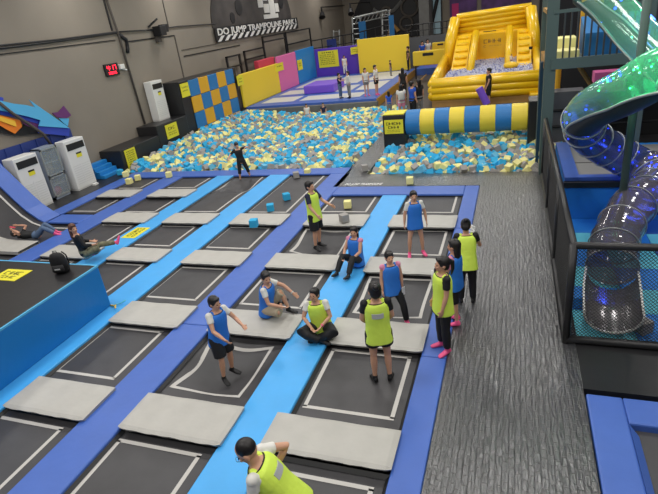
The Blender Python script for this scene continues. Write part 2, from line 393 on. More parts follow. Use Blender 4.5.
# ------------------------------------------------------------------ blue padded box at lower left
bt = thing('padded_platform', 'tall blue padded box with a black top at the left edge', 'padded platform', (-9.6, 4, DROP))
hx = .92; XR = -7.62; bk = 6.93
def quadmesh(): pass
s_ = MB(); s_.prism([(-12.3, 1.2, DROP), (-8.02, 1.2, DROP), (-8.02, 1.2, .003), (XR, 1.2, .003), (XR, 1.2, hx - .03), (-12.3, 1.2, hx - .03)], (0, bk - 1.2, 0), 'boxblue'); part('body', s_, bt, 'bright blue padded side', bevel=.02)
s_ = MB(); s_.box(-12.3, XR - .03, 1.2, bk - .03, hx - .03, hx, 'blackpad'); part('top_mat', s_, bt, 'black top')
s_ = MB(); s_.box(XR - .03, XR + .005, 1.2, bk, hx - .03, hx + .004, 'arlight'); s_.box(-12.3, XR - .03, bk - .03, bk + .005, hx - .03, hx + .004, 'arlight'); part('piping', s_, bt, 'light blue edge piping')
rb = MB(); rb.tube([(XR + .01, 6.9, .02), (XR + .12, 6.88, .03), (XR + .25, 6.8, .1), (XR + .32, 6.7, .1)], .015, 'aryellow', 6); rb.tube([(XR + .05, 6.9, .02), (XR + .2, 6.98, .03), (XR + .33, 7.0, .1)], .013, 'teal', 6)
one('ribbon', rb, 'pale yellow ribbon tied at the bottom corner of the blue padded box', 'ribbon', smooth=True)
sg = thing('floor_sign', 'yellow sign lying flat on the black top of the padded box', 'sign', (-10.6, 6.3, hx))
a, b, c_, d_ = G(8, 270, hx), G(33, 270, hx), G(16, 281, hx), G(-12, 280, hx)
sx0, sx1, sy0, sy1 = (a.x + d_.x) / 2, (b.x + c_.x) / 2, (c_.y + d_.y) / 2, (a.y + b.y) / 2
sg.location = ((sx0 + sx1) / 2, (sy0 + sy1) / 2, hx)
part('board', B(sx0, sx1, sy0, sy1, hx + .001, hx + .01, 'signyellow'), sg)
part('lettering', marks(MB(), lambda a, b: (sx0 + (sx1 - sx0) * a, sy1 - (sy1 - sy0) * b, hx + .012), [(.2, .5, .15, .85, 4), (.6, .82, .2, .8, 5)]), sg)
bp = G(63, 272, hx)
bg = thing('backpack', 'black backpack standing on the corner of the padded box', 'backpack', (bp.x, bp.y, hx), rz=.4)
q = MB()
for i, (z, w, d) in enumerate([(0, .13, .075), (.04, .15, .09), (.2, .155, .1), (.34, .14, .085), (.4, .1, .06), (.42, .05, .03)]): pass
q.loft([(Vector((0, -.1 * z, z)), Vector((w, 0, 0)), Vector((0, d, 0))) for z, w, d in [(0, .12, .07), (.03, .15, .09), (.2, .155, .1), (.34, .145, .085), (.41, .1, .06), (.43, .05, .03)]], 'clothblack', 20); q.build('bag_body', bg, smooth=True)
q = MB(); q.loft([(Vector((0, -.11, .05)), Vector((.11, 0, 0)), Vector((0, .03, 0))), (Vector((0, -.125, .1)), Vector((.12, 0, 0)), Vector((0, .04, 0))), (Vector((0, -.12, .2)), Vector((.11, 0, 0)), Vector((0, .03, 0)))], 'clothblack', 12); q.build('pocket', bg, smooth=True)
q = MB(); q.tube([(-.04, -.03, .42), (-.03, -.04, .47), (.03, -.04, .47), (.04, -.03, .42)], .01, 'greycloth', 6); q.build('handle', bg, smooth=True)
q = MB(); q.box(-.05, .05, -.166, -.160, .12, .145, 'silver'); q.build('badge', bg)
for s in (-1, 1):
    q = MB(); q.tube([(s * .07, .07, .4), (s * .1, .13, .3), (s * .11, .13, .15), (s * .1, .08, .05)], .014, 'clothblack', 6); q.build('strap', bg, smooth=True)
# ------------------------------------------------------------------ foam pits
def fz1(x, y):    # foam surface of the big pit
    left = max(0, min(1, (-11.8 - x) / 3)); return -.06 + .36 * left * min(1, (y - 16) / 4) + .08 * math.sin(x * 1.1) * math.sin(y * .8 + 1)
def fz2(x, y): return .02 + .05 * math.sin(x * 1.7) * math.sin(y * 1.3) + max(0, (y - 17.2)) * .05
mat('foampale', (110, 190, 222), .9); cols = ['foamblue'] * 36 + ['foampale'] * 9 + ['foamyellow'] * 28 + ['foamgrey'] * 27
def rq(): return Quaternion((random.gauss(0, 1), random.gauss(0, 1), random.gauss(0, 1), random.gauss(0, 1))).normalized()
cubes = []
def fill(x0, x1, y0, y1, fz, pit):
    st = .208; ny = int((y1 - y0) / st); nx = int((x1 - x0) / st)
    for layer in range(2):
        for j in range(ny):
            for i in range(nx):
                x = x0 + (i + .5 + (layer * .5)) * (x1 - x0) / nx + random.uniform(-.06, .06); y = y0 + (j + .5 + layer * .5) * (y1 - y0) / ny + random.uniform(-.06, .06)
                x = min(x1 - .1, max(x0 + .1, x)); y = min(y1 - .1, max(y0 + .1, y))
                if layer and random.random() < .35: continue
                z = fz(x, y) - .12 + layer * .13 + random.uniform(-.05, .07)
                cubes.append((Vector((x, y, z)), rq(), random.choice(cols), pit, layer))
fill(-14.95, -5.28, 16.4, 27.1, fz1, 1)
fill(-4.4, .78, 15.45, 20.4, fz2, 2)
near = sorted(range(len(cubes)), key=lambda i: (cubes[i][0] - cam0).length - cubes[i][4] * .6)[:0]
top1 = sorted([i for i, c in enumerate(cubes) if c[4] == 1 and c[3] == 1 and c[0].x > -14.6], key=lambda i: (cubes[i][0] - cam0).length)[:140]
top2 = sorted([i for i, c in enumerate(cubes) if c[4] == 1 and c[3] == 2], key=lambda i: (cubes[i][0] - cam0).length)[:140]
sel = set(top1) | set(top2)
for pit in (1, 2):
    mb = MB(); 
    for i, c in enumerate(cubes):
        if c[3] == pit and i not in sel: mb.cube(c[0], .1, c[1], c[2])
    tag(mb.build('foam_cubes'), 'heap of blue, cream and grey foam cubes filling the ' + ('large foam pit' if pit == 1 else 'foam pit under the striped roller'), 'foam cubes', kind='stuff')
protos = {}
def foam_cube(loc, quat, mt, label, group, h=.1):
    key = (mt, h)
    if key not in protos:
        o = MB().cube((0, 0, 0), h, Quaternion(), mt).build('foam_cube', bevel=.008, seg=1); protos[key] = o
    else:
        o = protos[key].copy(); C.objects.link(o)
    o.location = loc; o.rotation_mode = 'QUATERNION'; o.rotation_quaternion = quat; return tag(o, label, 'foam cube', group)
CN = {'foampale': 'pale blue', 'foamblue': 'blue', 'foamyellow': 'cream', 'foamgrey': 'grey'}
for i in sorted(sel):
    c = cubes[i]; where = 'along the near edge of the big pit' if c[3] == 1 else 'before the striped roller'
    foam_cube(c[0], c[1], c[2], '%s foam cube atop the heap %s' % (CN[c[2]], where), '%s foam cubes %s' % (CN[c[2]], where))
zz = lambda q: Quaternion((0, 0, 1), q)
def stray(u, v, mt, label, z=-.085, a=.3, h=.11):
    p = G(u, v, z); foam_cube((p.x, p.y, z + h + .005), zz(a), mt, label, 'stray foam cubes')
stray(271, 211, 'foamblue', 'blue foam cube on the long trampoline, nearer of its two blue cubes', a=.4)
stray(287, 200, 'foamblue', 'blue foam cube on the long trampoline, farther of its two blue cubes', a=.7)
stray(254.5, 227, 'foamblue', 'blue foam cube on the edge of a grey crash pad', z=.078, a=.2)
stray(348, 208, 'foamyellow', 'cream foam cube on the small trampoline beside the light blue strip', a=.2)
stray(344.5, 222, 'foamgrey', 'grey foam cube on the grey pad near the jumping man', z=.078, a=.8)
stray(308, 175, 'foamyellow', 'cream foam cube at the far end of the long trampoline', a=.1)
stray(296.5, 178, 'foamgrey', 'grey foam cube at the far end of the long trampoline', a=.5)
stray(410, 184, 'foamyellow', 'cream foam cube alone on the black walkway before the striped roller', z=.0, a=.1)
stray(365, 171, 'foamgrey', 'grey foam cube on the black walkway between the foam pits', z=0, a=.5)
stray(126.5, 177, 'foamyellow', 'cream foam cube at the far end of the dark strip beside the black box', z=.002, a=.4)
stray(130, 184, 'foamyellow', 'cream foam cube lying nearest the camera of the four by the black box', z=.0, a=.1)
stray(138.5, 180.5, 'foamyellow', 'cream foam cube on the corner of the small trampoline by the black box', a=.5)
stray(169.5, 177.5, 'foamyellow', 'cream foam cube at the end of the dark blue strip by the foam', z=.002, a=.3)
stray(121, 175, 'foamblue', 'blue foam cube beside the blue foam steps', z=.0, a=.2)
stray(579, 306, 'matblue', 'blue foam cube on the mats beside the end of the tube slide', z=.03, a=.1, h=.11)
stray(642, 331, 'foamgrey', 'grey foam cube against the end of the tube slide', z=.03, a=.6, h=.09)
# ------------------------------------------------------------------ signs, wall kit
def signboard(name, label, pts, nrm, rows, seed=1, txtmat='black', bmat='signyellow', th=.03, group=None):
    """pts: TL,TR,BR,BL world points"""
    TL, TRr, BR, BL = [Vector(p) for p in pts]; nrm = Vector(nrm)
    c = (TL + TRr + BR + BL) / 4; t = thing(name, label, 'sign', (c.x, c.y, min(BL.z, BR.z)), group=group)
    part('board', MB().prism([TL, TRr, BR, BL], -nrm * th, bmat), t)
    f = lambda a, b: (TL + (TRr - TL) * a) * (1 - b) + (BL + (BR - BL) * a) * b + nrm * .006
    if rows: part('lettering', marks(MB(), f, rows, txtmat, seed), t)
    return t
def xsign(x, y0, y1, z0, z1): return [(x, y0, z1), (x, y1, z1), (x, y1, z0), (x, y0, z0)]
FX = -15.0
b1 = thing('black_block', 'low black padded block with a tall yellow sign, beside the blue foam steps', 'padded block', (-15.5, 17.7, DROP))
part('block', B(WX + .01, FX, 16.55, 19.15, DROP, .84, 'blackpad'), b1, bevel=.03)
b2 = thing('black_block', 'taller stepped black padded block carrying an air conditioner', 'padded block', (-15.5, 20.4, DROP))
part('block', B(WX + .01, FX, 19.15, 21.6, DROP, 1.24, 'blackpad'), b2, bevel=.03)
b3 = thing('padded_wall', 'black padded wall faced with blue and yellow square tiles over the foam', 'padded wall', (-15.5, 24.5, DROP))
part('core', B(WX + .01, -15.04, 21.6, 27.35, DROP, 2.78, 'blackpad'), b3, bevel=.03)
TZ = [2.74, 1.96, 1.18, .4, -.35]; TY = [22.35 + i * .92 for i in range(6)]
k = 0
for r in range(4):
    for c in range(5):
        mt = 'tileblue' if (r + c) % 2 == 0 else 'tileyellow'
        part('tile', B(-15.04, -14.98, TY[c] + .01, TY[c + 1] - .01, TZ[r + 1] + .01, TZ[r] - .01, mt), b3, 'blue tile' if mt == 'tileblue' else 'yellow tile', bevel=.015, seg=1)
signboard('yellow_sign', 'tall yellow sign on the low black block', xsign(FX + .035, 16.75, 17.4, .0, .78), (1, 0, 0), [(.08 + i * .11, .14 + i * .11, .12, .88, 6) for i in range(8)], 2)
signboard('yellow_sign', 'yellow sign on the stepped black block below the air conditioner', xsign(FX + .035, 19.75, 20.65, .5, 1.13), (1, 0, 0), [(.2, .4, .2, .8, 3), (.55, .62, .15, .85, 7), (.7, .77, .15, .85, 7)], 3)
signboard('yellow_sign', 'yellow sign beside the tiled wall, left of its tiles', xsign(FX + .035, 21.62, 22.3, 2.05, 2.68), (1, 0, 0), [(.25, .33, .15, .85, 7), (.5, .58, .15, .85, 7)], 4)
# air conditioners
def aircon(loc, wy, dx, h, label, sticker=True):
    t = thing('air_conditioner', label, 'air conditioner', loc); x, y, z = loc
    a = lambda x0, x1, y0, y1, z0, z1, m: B(x + x0, x + x1, y + y0, y + y1, z + z0, z + z1, m)
    part('cabinet', a(-dx, 0, 0, wy, .04, h, 'white'), t, bevel=.03)
    part('plinth', a(-dx + .02, -.01, .01, wy - .01, 0, .05, 'offwhite'), t)
    part('air_outlet', a(-.05, .012, .08 * wy, .93 * wy, h * .80, h * .93, 'black'), t, 'black louvred outlet')
    g = MB()
    for i in range(9): g.box(x, x + .008, y + .1 * wy, y + .9 * wy, z + h * (.12 + i * .045), z + h * (.12 + i * .045) + .012, 'offwhite')
    g.box(x, x + .01, y + .48 * wy, y + .52 * wy, z + h * .1, z + h * .52, 'white')
    part('intake_grille', g, t)
    s = MB(); s.box(x, x + .01, y + .42 * wy, y + .68 * wy, z + h * .63, z + h * .72, 'signyellow'); s.box(x + .001, x + .013, y + .42 * wy, y + .68 * wy, z + h * .70, z + h * .73, 'black')
    part('sticker', s, t, 'yellow sticker')
    return t
aircon((-15.2, 11.95, -.02), .95, .5, 1.82, 'white floor air conditioner at the left edge of the photo')
aircon((-15.2, 14.12, -.02), .98, .42, 1.84, 'white floor air conditioner beside the blue foam steps')
aircon((-15.62, 20.35, 1.24), .85, .42, 1.78, 'slim white air conditioner standing up on the black block')
mat('cabgrey', (140, 150, 165), .5)
cb = thing('display_cabinet', 'grey framed glass door cabinet between two white air conditioners', 'cabinet', (-15.7, 13.3, -.02))
x0, x1, y0, y1 = -15.75, -15.35, 13.15, 13.9
q = MB(); q.box(x0, x1, y0, y0 + .04, -.02, 1.82, 'cabgrey'); q.box(x0, x1, y1 - .04, y1, -.02, 1.82, 'cabgrey'); q.box(x0, x1, y0, y1, 1.78, 1.82, 'cabgrey'); q.box(x0, x1, y0, y1, -.02, .06, 'cabgrey'); q.box(x0, x0 + .02, y0, y1, 0, 1.8, 'concrete')
part('body', q, cb)
for zz_ in (.45, 1.25): part('shelf', B(x0, x1 - .05, y0 + .04, y1 - .04, zz_, zz_ + .02, 'offwhite'), cb)
for (za, zb_) in ((.06, .78), (.82, 1.78)):
    d = part('door', MB().box(x1, x1 + .03, y0, y0 + .06, za, zb_, 'ladder').box(x1, x1 + .03, y1 - .06, y1, za, zb_, 'ladder').box(x1, x1 + .03, y0, y1, za, za + .05, 'ladder').box(x1, x1 + .03, y0, y1, zb_ - .05, zb_, 'ladder'), cb)
    subpart('glass', B(x1 + .01, x1 + .016, y0 + .05, y1 - .05, za + .04, zb_ - .04, 'glass'), d, cb)
one('bag', MB().ell((-15.55, 13.5, .22), (.1, .2, .17), 'red'), 'red bag on the bottom shelf of the glass cabinet', 'bag', smooth=True)
one('bag', MB().ell((-15.55, 13.5, 1.0), (.1, .16, .2), 'khaki'), 'beige bag on the upper shelf of the glass cabinet', 'bag', smooth=True)
fs_ = thing('foam_steps', 'small bright blue foam steps between the air conditioner and the black block', 'foam steps', (-15.6, 15.6, -.02))
for i in range(4): part('step', B(-15.98, -15.15 - i * .2, 15.5, 16.5, -.02 + i * .14, .12 + i * .14, 'padblue'), fs_, bevel=.015)
tag(B(-15.15, -15.0, 14.75, 14.95, -.02, .04, 'white').build('paper_cup_lid'), 'small white scrap on the floor by the air conditioner', 'scrap')
# blue ribbed panel and arrow mural on the wall
bp_ = thing('wall_panel', 'ribbed dark blue panel on the wall behind the air conditioners', 'wall panel', (WX + .1, 12, -.02))
part('sheet', B(WX + .01, WX + .06, 5, 15.45, -.02, 2.05, 'panelblue'), bp_)
r_ = MB()
for i in range(16): r_.box(WX + .06, WX + .1, 5.3 + i * .65, 5.38 + i * .65, -.02, 2.05, 'panelblue')
part('ribs', r_, bp_)
def poly(pts, x): return [OX(u, v, x) for u, v in pts]
def zc(pts): return [(a / 5.955, 80 + b / 5.955) for a, b in pts]
mu = thing('arrow_mural', 'painted cut-out of a light blue arrow with orange and purple ribbons on the left wall', 'mural', (WX + .1, 15, 1.4))
def mp_(name, pts, mt, x, lab=None): part(name, MB().prism(poly(zc(pts), x), (-.03, 0, 0), mt), mu, lab)
mp_('black_ribbon', [(-60, 250), (0, 262), (90, 315), (130, 290), (150, 250), (232, 290), (232, 318), (100, 330), (-60, 300)], 'black', WX + .12, 'black ribbon')  # black ribbon piece of the mural, below the orange one
mp_('orange_ribbon', [(-60, 190), (0, 210), (60, 225), (120, 240), (133, 275), (90, 320), (50, 300), (0, 270), (-60, 245)], 'arorange', WX + .18, 'orange ribbon')
mp_('yellow_ribbon', [(-60, 200), (0, 217), (90, 243), (100, 280), (0, 243), (-60, 222)], 'aryellow', WX + .22, 'yellow ribbon')
mp_('purple_ribbon', [(90, 205), (245, 235), (232, 300), (150, 268)], 'arpurple', WX + .14, 'purple ribbon')
mp_('blue_ribbon', [(-60, 95), (0, 100), (20, 105), (20, 130), (90, 198), (245, 240), (232, 262), (90, 222), (0, 205), (-60, 190)], 'ardeep', WX + .16, 'deep blue underside')
mp_('arrow', [(-60, 112), (0, 122), (80, 140), (160, 150), (210, 163), (175, 118), (395, 272), (413, 287), (232, 274), (243, 240), (170, 218), (90, 200), (0, 180), (-60, 168)], 'arlight', WX + .25, 'light blue arrow')
mp_('arrow_side', [(230, 275), (415, 287), (412, 334), (230, 316)], 'ardeep', WX + .2, 'deep blue side of the arrow')
mp_('purple_horn', [(312, 196), (350, 190), (380, 154), (425, 210), (398, 228), (340, 222)], 'arpurple', WX + .14, 'purple horn')
mp_('tip_ribbon', [(350, 228), (412, 228), (405, 276), (380, 258)], 'arlight', WX + .12, 'light blue curl')
# conduits, seams, cables on the left wall
def wtube(name, pts, r, label, cat, mt='black', x=WX + .06):
    return one(name, MB().tube([Vector((x, wy(y), wz(z))) for y, z in pts], r, mt, 6), label, cat, smooth=True)
wtube('conduit', [(21.7, 6.9), (21.9, 5.2), (22.1, .85)], .05, 'grey conduit pipe running down the wall behind the slim air conditioner', 'conduit', 'walldark')
wtube('cable', [(8, 5.15), (15.4, 5.24), (18, 5.22), (21.8, 5.28)], .035, 'dark cable across the left wall, left of the conduit', 'cable')
wtube('cable', [(8, 5.05), (15.4, 5.14), (18, 5.16), (21.8, 5.24)], .03, 'thin dark cable sagging just below the upper wall cable', 'cable')
wtube('cable', [(21.8, 5.28), (25, 5.2), (27, 5.24), (31.2, 5.16)], .03, 'dark cable from the conduit to the black and white sign', 'cable')
wtube('cable_bundle', [(21.9, 5.2), (22.35, 4.9), (22.3, 4.5), (22.2, 4.3)], .08, 'dark bundle of cable hanging at the conduit', 'cable')
wtube('cable', [(14.2, 3.4), (14.6, 2.9), (15.6, 1.9), (15.8, 1.4)], .05, 'dark cable running down over the arrow mural', 'cable', 'walldark', WX + .3)
for i, (a, b_, c_, d_) in enumerate([(8, 21.62, 4.92, 4.96), (22.5, 26.5, 4.77, 4.83), (27.0, 34, 3.62, 3.68), (26.9, 31, 3.98, 4.0)]): struct('trim_%d' % (i + 1), B(WX, WX + .03, wy(a), wy(b_), wz(c_), wz(d_), 'black'))
struct('trim_5', B(WX, WX + .03, wy(26.48), wy(26.56), 2.78, wz(4.8), 'walldark')); struct('trim_6', B(WX, WX + .03, wy(26.12), wy(26.18), 5.2, 9, 'walldark')); struct('trim_7', B(WX, WX + .04, wy(21.55), wy(21.63), 5.3, 9, 'black'))
ck = thing('digital_clock', 'black wall clock with red glowing digits', 'clock', (WX + .05, 18.55, 3.58))
part('case', B(WX + .01, WX + .1, 18.17, 19.0, 3.58, 4.06, 'black'), ck, bevel=.02)
def digits(mb, txt, x, y, z, w, h, mt):
    segs = {'0': 'abcdef', '1': 'bc', '2': 'abged', '3': 'abgcd', '4': 'fgbc', '7': 'abc', '8': 'abcdefg', '5': 'afgcd'}
    t = w * .22
    for ch in txt:
        if ch == ':':
            for zz_ in (.3, .65): mb.box(x, x + .01, y, y + t, z + h * zz_, z + h * zz_ + t, mt)
            y += t * 2.2; continue
        for s in segs[ch]:
            r = {'a': (0, w, h - t, h), 'b': (w - t, w, h / 2, h), 'c': (w - t, w, 0, h / 2), 'd': (0, w, 0, t), 'e': (0, t, 0, h / 2), 'f': (0, t, h / 2, h), 'g': (0, w, h / 2 - t / 2, h / 2 + t / 2)}[s]
            mb.box(x, x + .01, y + r[0], y + r[1], z + r[2], z + r[3], mt)
        y += w * 1.35
    return mb
part('digits', digits(MB(), '4:17', WX + .1, 18.28, 3.8, .135, .19, 'ledred'), ck, 'red lit time'); part('date_digits', digits(MB(), '0805', WX + .1, 18.33, 3.64, .09, .1, 'ledred'), ck, 'small red lit digits')
wf = thing('wall_sensor', 'small white box with a bracket on the wall right of the clock', 'sensor', (WX + .1, 19.2, 3.7))
part('box', B(WX + .01, WX + .14, 19.08, 19.36, 3.76, 3.96, 'white'), wf, bevel=.02); part('bracket', MB().tube([(WX + .05, 19.25, 3.76), (WX + .12, 19.45, 3.7)], .03, 'white', 6), wf)
cm = thing('security_camera', 'black spotlight box on the wall above the slim air conditioner', 'spotlight', (WX + .1, 22.2, 4.6))
part('housing', B(WX + .05, WX + .5, 22.0, 22.45, 4.87, 5.3, 'black'), cm, bevel=.03); part('hood', B(WX + .1, WX + .35, 22.45, 22.85, 5.0, 5.35, 'black'), cm); part('bracket', B(WX + .01, WX + .2, 22.1, 22.35, 4.6, 4.9, 'walldark'), cm)
part('arm', MB().tube([(WX + .02, 21.8, 5.3), (WX + .25, 22.0, 5.5), (WX + .3, 22.2, 5.6)], .05, 'black', 6), cm)
# big black and white sign and mural disc
def text_mesh(txt, size, mt, bold=False, extr=.01, shear=0, font=None):
    cu = bpy.data.curves.new('t', 'FONT'); cu.body = txt; cu.size = size; cu.extrude = extr; cu.shear = shear; cu.offset = size * .02 if bold else 0; cu.resolution_u = 3
    ob = bpy.data.objects.new('t', cu); C.objects.link(ob); dg = bpy.context.evaluated_depsgraph_get(); me = bpy.data.meshes.new_from_object(ob.evaluated_get(dg))
    vs = [v.co.copy() for v in me.vertices]; fs = [list(p.vertices) for p in me.polygons]; bpy.data.objects.remove(ob); return vs, fs
sx = -15.95
sn = thing('banner_sign', 'long black sign reading DO JUMP TRAMPOLINE PARK over white diagonal stripes', 'sign', (sx, 34, 4.15))
part('board', B(sx - .08, sx, 27.5, 40.2, 4.16, 4.93, 'black'), sn)
vs, fs = text_mesh('DO JUMP TRAMPOLINE PARK !', 1, 'white', True)
mx_ = max(v.x for v in vs); mn = min(v.x for v in vs)
part('lettering', MB().add([(sx + .012 + v.z, 27.75 + (v.x - mn) / (mx_ - mn) * 12.1, 4.51 + v.y * .5) for v in vs], fs, 'white'), sn, 'white capital letters')
q = MB()
for i in range(15):
    y = 27.6 + i * .82; q.prism([(sx + .01, y, 4.18), (sx + .01, y + .38, 4.18), (sx + .01, min(y + .9, 40.15), 4.47), (sx + .01, min(y + .5, 40.1), 4.47)], (-.005, 0, 0), 'white')
part('stripes', q, sn, 'white diagonal stripes')
ds = thing('round_mural', 'dark round wall mural with pale blocks above the long sign', 'mural', (WX + .05, 33.3, 4.9))
mat('muralgrey', (62, 58, 56), .7, var=.35, vscale=1)
part('disc', MB().prism([(WX + .05, 33.4 + 5.9 * math.cos(a * PI / 24), 4.93 + 3.7 * math.sin(a * PI / 24)) for a in range(25)], (-.04, 0, 0), 'muralgrey'), ds)
q = MB()
for (y, z, w, h) in [(33.8, 5.8, .75, 1.0), (34.6, 5.45, .85, .55), (35.5, 5.35, .85, .9), (34.7, 6.2, .55, .65), (36.4, 5.45, .65, .55), (33.6, 6.9, 2.4, .45), (34.4, 5.08, 2.4, .27)]: q.box(WX + .05, WX + .09, y, y + w, z, z + h, 'offwhite')
part('blocks', q, ds, 'pale blocks')
for (y, z, r) in [(37.6, 6.1, .45), (31.0, 5.9, .45), (30, 5.35, .3)]: part('spot', MB().prism([(WX + .08, y + r * math.cos(a * PI / 6), z + r * math.sin(a * PI / 6)) for a in range(12)], (-.03, 0, 0), 'black'), ds, 'black spot')
# black steel frames behind the padded walls
def frame(y0, y1, z0, z1, label, x=-15.85, w=.09, bars=()):
    y0 *= .92; y1 *= .92; z1 = 4.85 + (z1 - 4.85) * .92
    q = MB(); q.box(x, x + w, y0, y0 + w * 1.6, DROP + .0, z1, 'black'); q.box(x, x + w, y1 - w * 1.6, y1, DROP, z1, 'black'); q.box(x, x + w, y0, y1, z1 - w, z1, 'black')
    for b_ in bars: q.box(x, x + w, y0, y1, b_ - w / 2, b_ + w / 2, 'black')
    return one('scaffold', q, label, 'scaffold', 'black steel scaffolds behind the padded walls')
frame(30.3, 32.2, 0, 3.2, 'low black steel frame behind the yellow padded wall, at its left end', bars=(2.7,))
frame(32.8, 36.1, 0, 3.3, 'low black steel frame in the middle behind the yellow padded wall', bars=(2.9,))
frame(35.6, 39.8, 0, 4.0, 'tall black steel frame below the middle of the long sign', bars=(3.7,), x=-15.7)
frame(39.9, 45.5, 0, 4.0, 'tall black steel frame below the right end of the long sign', bars=(3.2,), x=-15.7)
# ------------------------------------------------------------------ jump platform in the back
PZ = .45; PX = -14.9
pf = thing('jump_platform', 'raised blue trampoline platform with white beds behind the foam pit', 'platform', (-11, 35, DROP))
L1 = G(378, 98, PZ); YF = 27.6; XRT = -7.0; YB = 40.0
# the foam pit's rear ledge
part('deck', B(PX, XRT, YF, YB + .3, DROP, PZ - .05, 'darkblue'), pf)
part('ledge', B(-14.95, XRT + .1, YF - .35, YF, DROP, PZ - .12, 'concrete'), pf, 'grey front ledge')
part('side_panel', B(XRT, XRT + .06, YF + .0, YB + .2, DROP, PZ - .02, 'mustard'), pf, 'mustard side board')
beds = [(-14.4, -12.3, 28.6, 30.4), (-11.9, -8.2, 28.6, 30.2), (-14.4, -12.4, 31.4, 33.2), (-11.4, -9.5, 31.2, 33.6), (-9.2, -7.7, 31.2, 34.5), (-14.4, -12.4, 34.2, 39.2), (-12.0, -10.0, 34.6, 38.8), (-9.6, -7.7, 35.2, 39.2)]
part('surface', B(PX, XRT, YF, YB, PZ - .05, PZ, 'darkblue'), pf)
for (a, b_, c_, d_) in beds: part('white_bed', B(a, b_, c_, d_, PZ, PZ + .012, 'offwhite'), pf, 'white jumping bed')
one('purple_block', B(-12.5, -10.5, 31.0, 33.3, PZ + .012, PZ + .5, 'violet'), 'long purple padded block on the raised platform', 'padded block', bevel=.04)
def pwall(name, x0, x1, y0, y1, z0, z1, mt, label): return one(name, B(x0, x1, y0, y1, z0, z1, mt), label, 'padded wall', bevel=.04)
pwall('padded_wall', PX - .15, PX, 27.5, 32.9, PZ, 2.32, 'yellow', 'yellow padded wall next to the tiled wall')
pwall('padded_wall', PX - .15, PX, 32.95, 36.3, PZ, 2.72, 'pink', 'pink padded wall between the yellow and the blue wall')
pwall('padded_wall', PX - .15, PX, 36.4, 40.2, PZ, 2.76, 'padblue', 'bright blue padded wall in the corner of the platform')
pwall('padded_wall', PX - .5, PX - .2, 30.5, 33.0, PZ - .05, 2.75, 'red', 'red padded wall peeking over the yellow one')
pwall('padded_wall', PX, -11.2, 40.2, 40.4, PZ - .05, 2.5, 'purple', 'purple padded wall with a yellow notice')
pwall('padded_wall', -11.2, -7.3, 39.6, 39.8, PZ, 2.9, 'yellow', 'big yellow padded wall at the back of the platform')
def ysign(y, u0, v0, u1, v1):
    a = OY(u0, v0, y); b_ = OY(u1, v1, y); return [(a.x, y, a.z), (b_.x, y, a.z), (b_.x, y, b_.z), (a.x, y, b_.z)]
signboard('yellow_sign', 'large yellow notice on the purple padded wall', [(-14.6, 40.16, 2.32), (-12.95, 40.16, 2.32), (-12.95, 40.16, 1.1), (-14.6, 40.16, 1.1)], (0, -1, 0), [(.08, .15, .2, .8, 6)] + [(.22 + i * .11, .27 + i * .11, .1, .85, 9) for i in range(6)], 5)
signboard('yellow_sign', 'small yellow sign where the purple wall meets the big yellow wall', [(-11.9, 40.12, 2.35), (-11.1, 40.12, 2.42), (-11.1, 40.12, 1.9), (-11.9, 40.12, 1.85)], (0, -1, 0), [(.3, .4, .1, .9, 6), (.6, .7, .1, .9, 6)], 6)
signboard('yellow_sign', 'small yellow sign where the pink wall meets the blue wall', xsign(PX + .03, 36.4, 37.3, 1.4, 2.1), (1, 0, 0), [(.3, .4, .2, .8, 4), (.5, .6, .2, .8, 4)], 7)
signboard('yellow_sign', 'small yellow sign at the upper corner of the yellow wall by the pink one', xsign(PX + .03, 32.5, 33.8, 1.8, 2.3), (1, 0, 0), [(.3, .45, .2, .8, 4)], 8)
signboard('yellow_sign', 'small yellow sign on the black edge between the tiled and the yellow wall', xsign(-14.86, 27.05, 27.75, 1.75, 2.3), (1, 0, 0), [(.3, .4, .2, .8, 3), (.6, .7, .2, .8, 3)], 9)
# ------------------------------------------------------------------ striped roller
RY = 18.85; ra = OY(465, 119.5, RY); RZ = ra.z
rl = thing('striped_roller', 'blue and yellow striped padded roller across the smaller foam pit', 'roller', (-1.6, RY, DROP))
xa, xb = -3.68, .47; n = 8; w = (xb - xa) / n; cc = ['padblue', 'yellow']
mat('rollblue', (40, 122, 190), .5); mat('rollyellow', (240, 214, 66), .5)
for i in range(n):
    part('roll_segment', MB().tube([(xa + w * i, RY, RZ), (xa + w * i + .02, RY, RZ), (xa + w * (i + 1) - .02, RY, RZ), (xa + w * (i + 1), RY, RZ)], [.44, .455, .455, .44], 'rollblue' if i % 2 == 0 else 'rollyellow', 40), rl, 'blue segment' if i % 2 == 0 else 'yellow segment', smooth=False)
part('end_post', B(-4.5, -3.7, RY - .45, RY + .4, DROP, 1.28, 'blackpad'), rl, 'black padded post', bevel=.03)
part('end_post', B(.48, .93, RY - .5, RY + .5, DROP, 1.5, 'blackpad'), rl, 'black padded post', bevel=.03)
part('axle', MB().tube([(-3.8, RY, RZ), (.5, RY, RZ)], .1, 'black', 10), rl)
signboard('yellow_sign', 'yellow warning sign on the left post of the striped roller', [(-4.43, RY - .49, 1.12), (-3.74, RY - .49, 1.12), (-3.74, RY - .49, .62), (-4.43, RY - .49, .62)], (0, -1, 0), [(.16, .36, .1, .92, 6), (.44, .62, .2, .8, 4), (.72, .76, .15, .85, 9), (.83, .87, .15, .85, 9)], 11)
one('yellow_cover', B(-4.48, -3.72, RY - .42, RY + .37, 1.285, 1.31, 'signyellow'), 'yellow board lying on top of the left roller post', 'sign board')
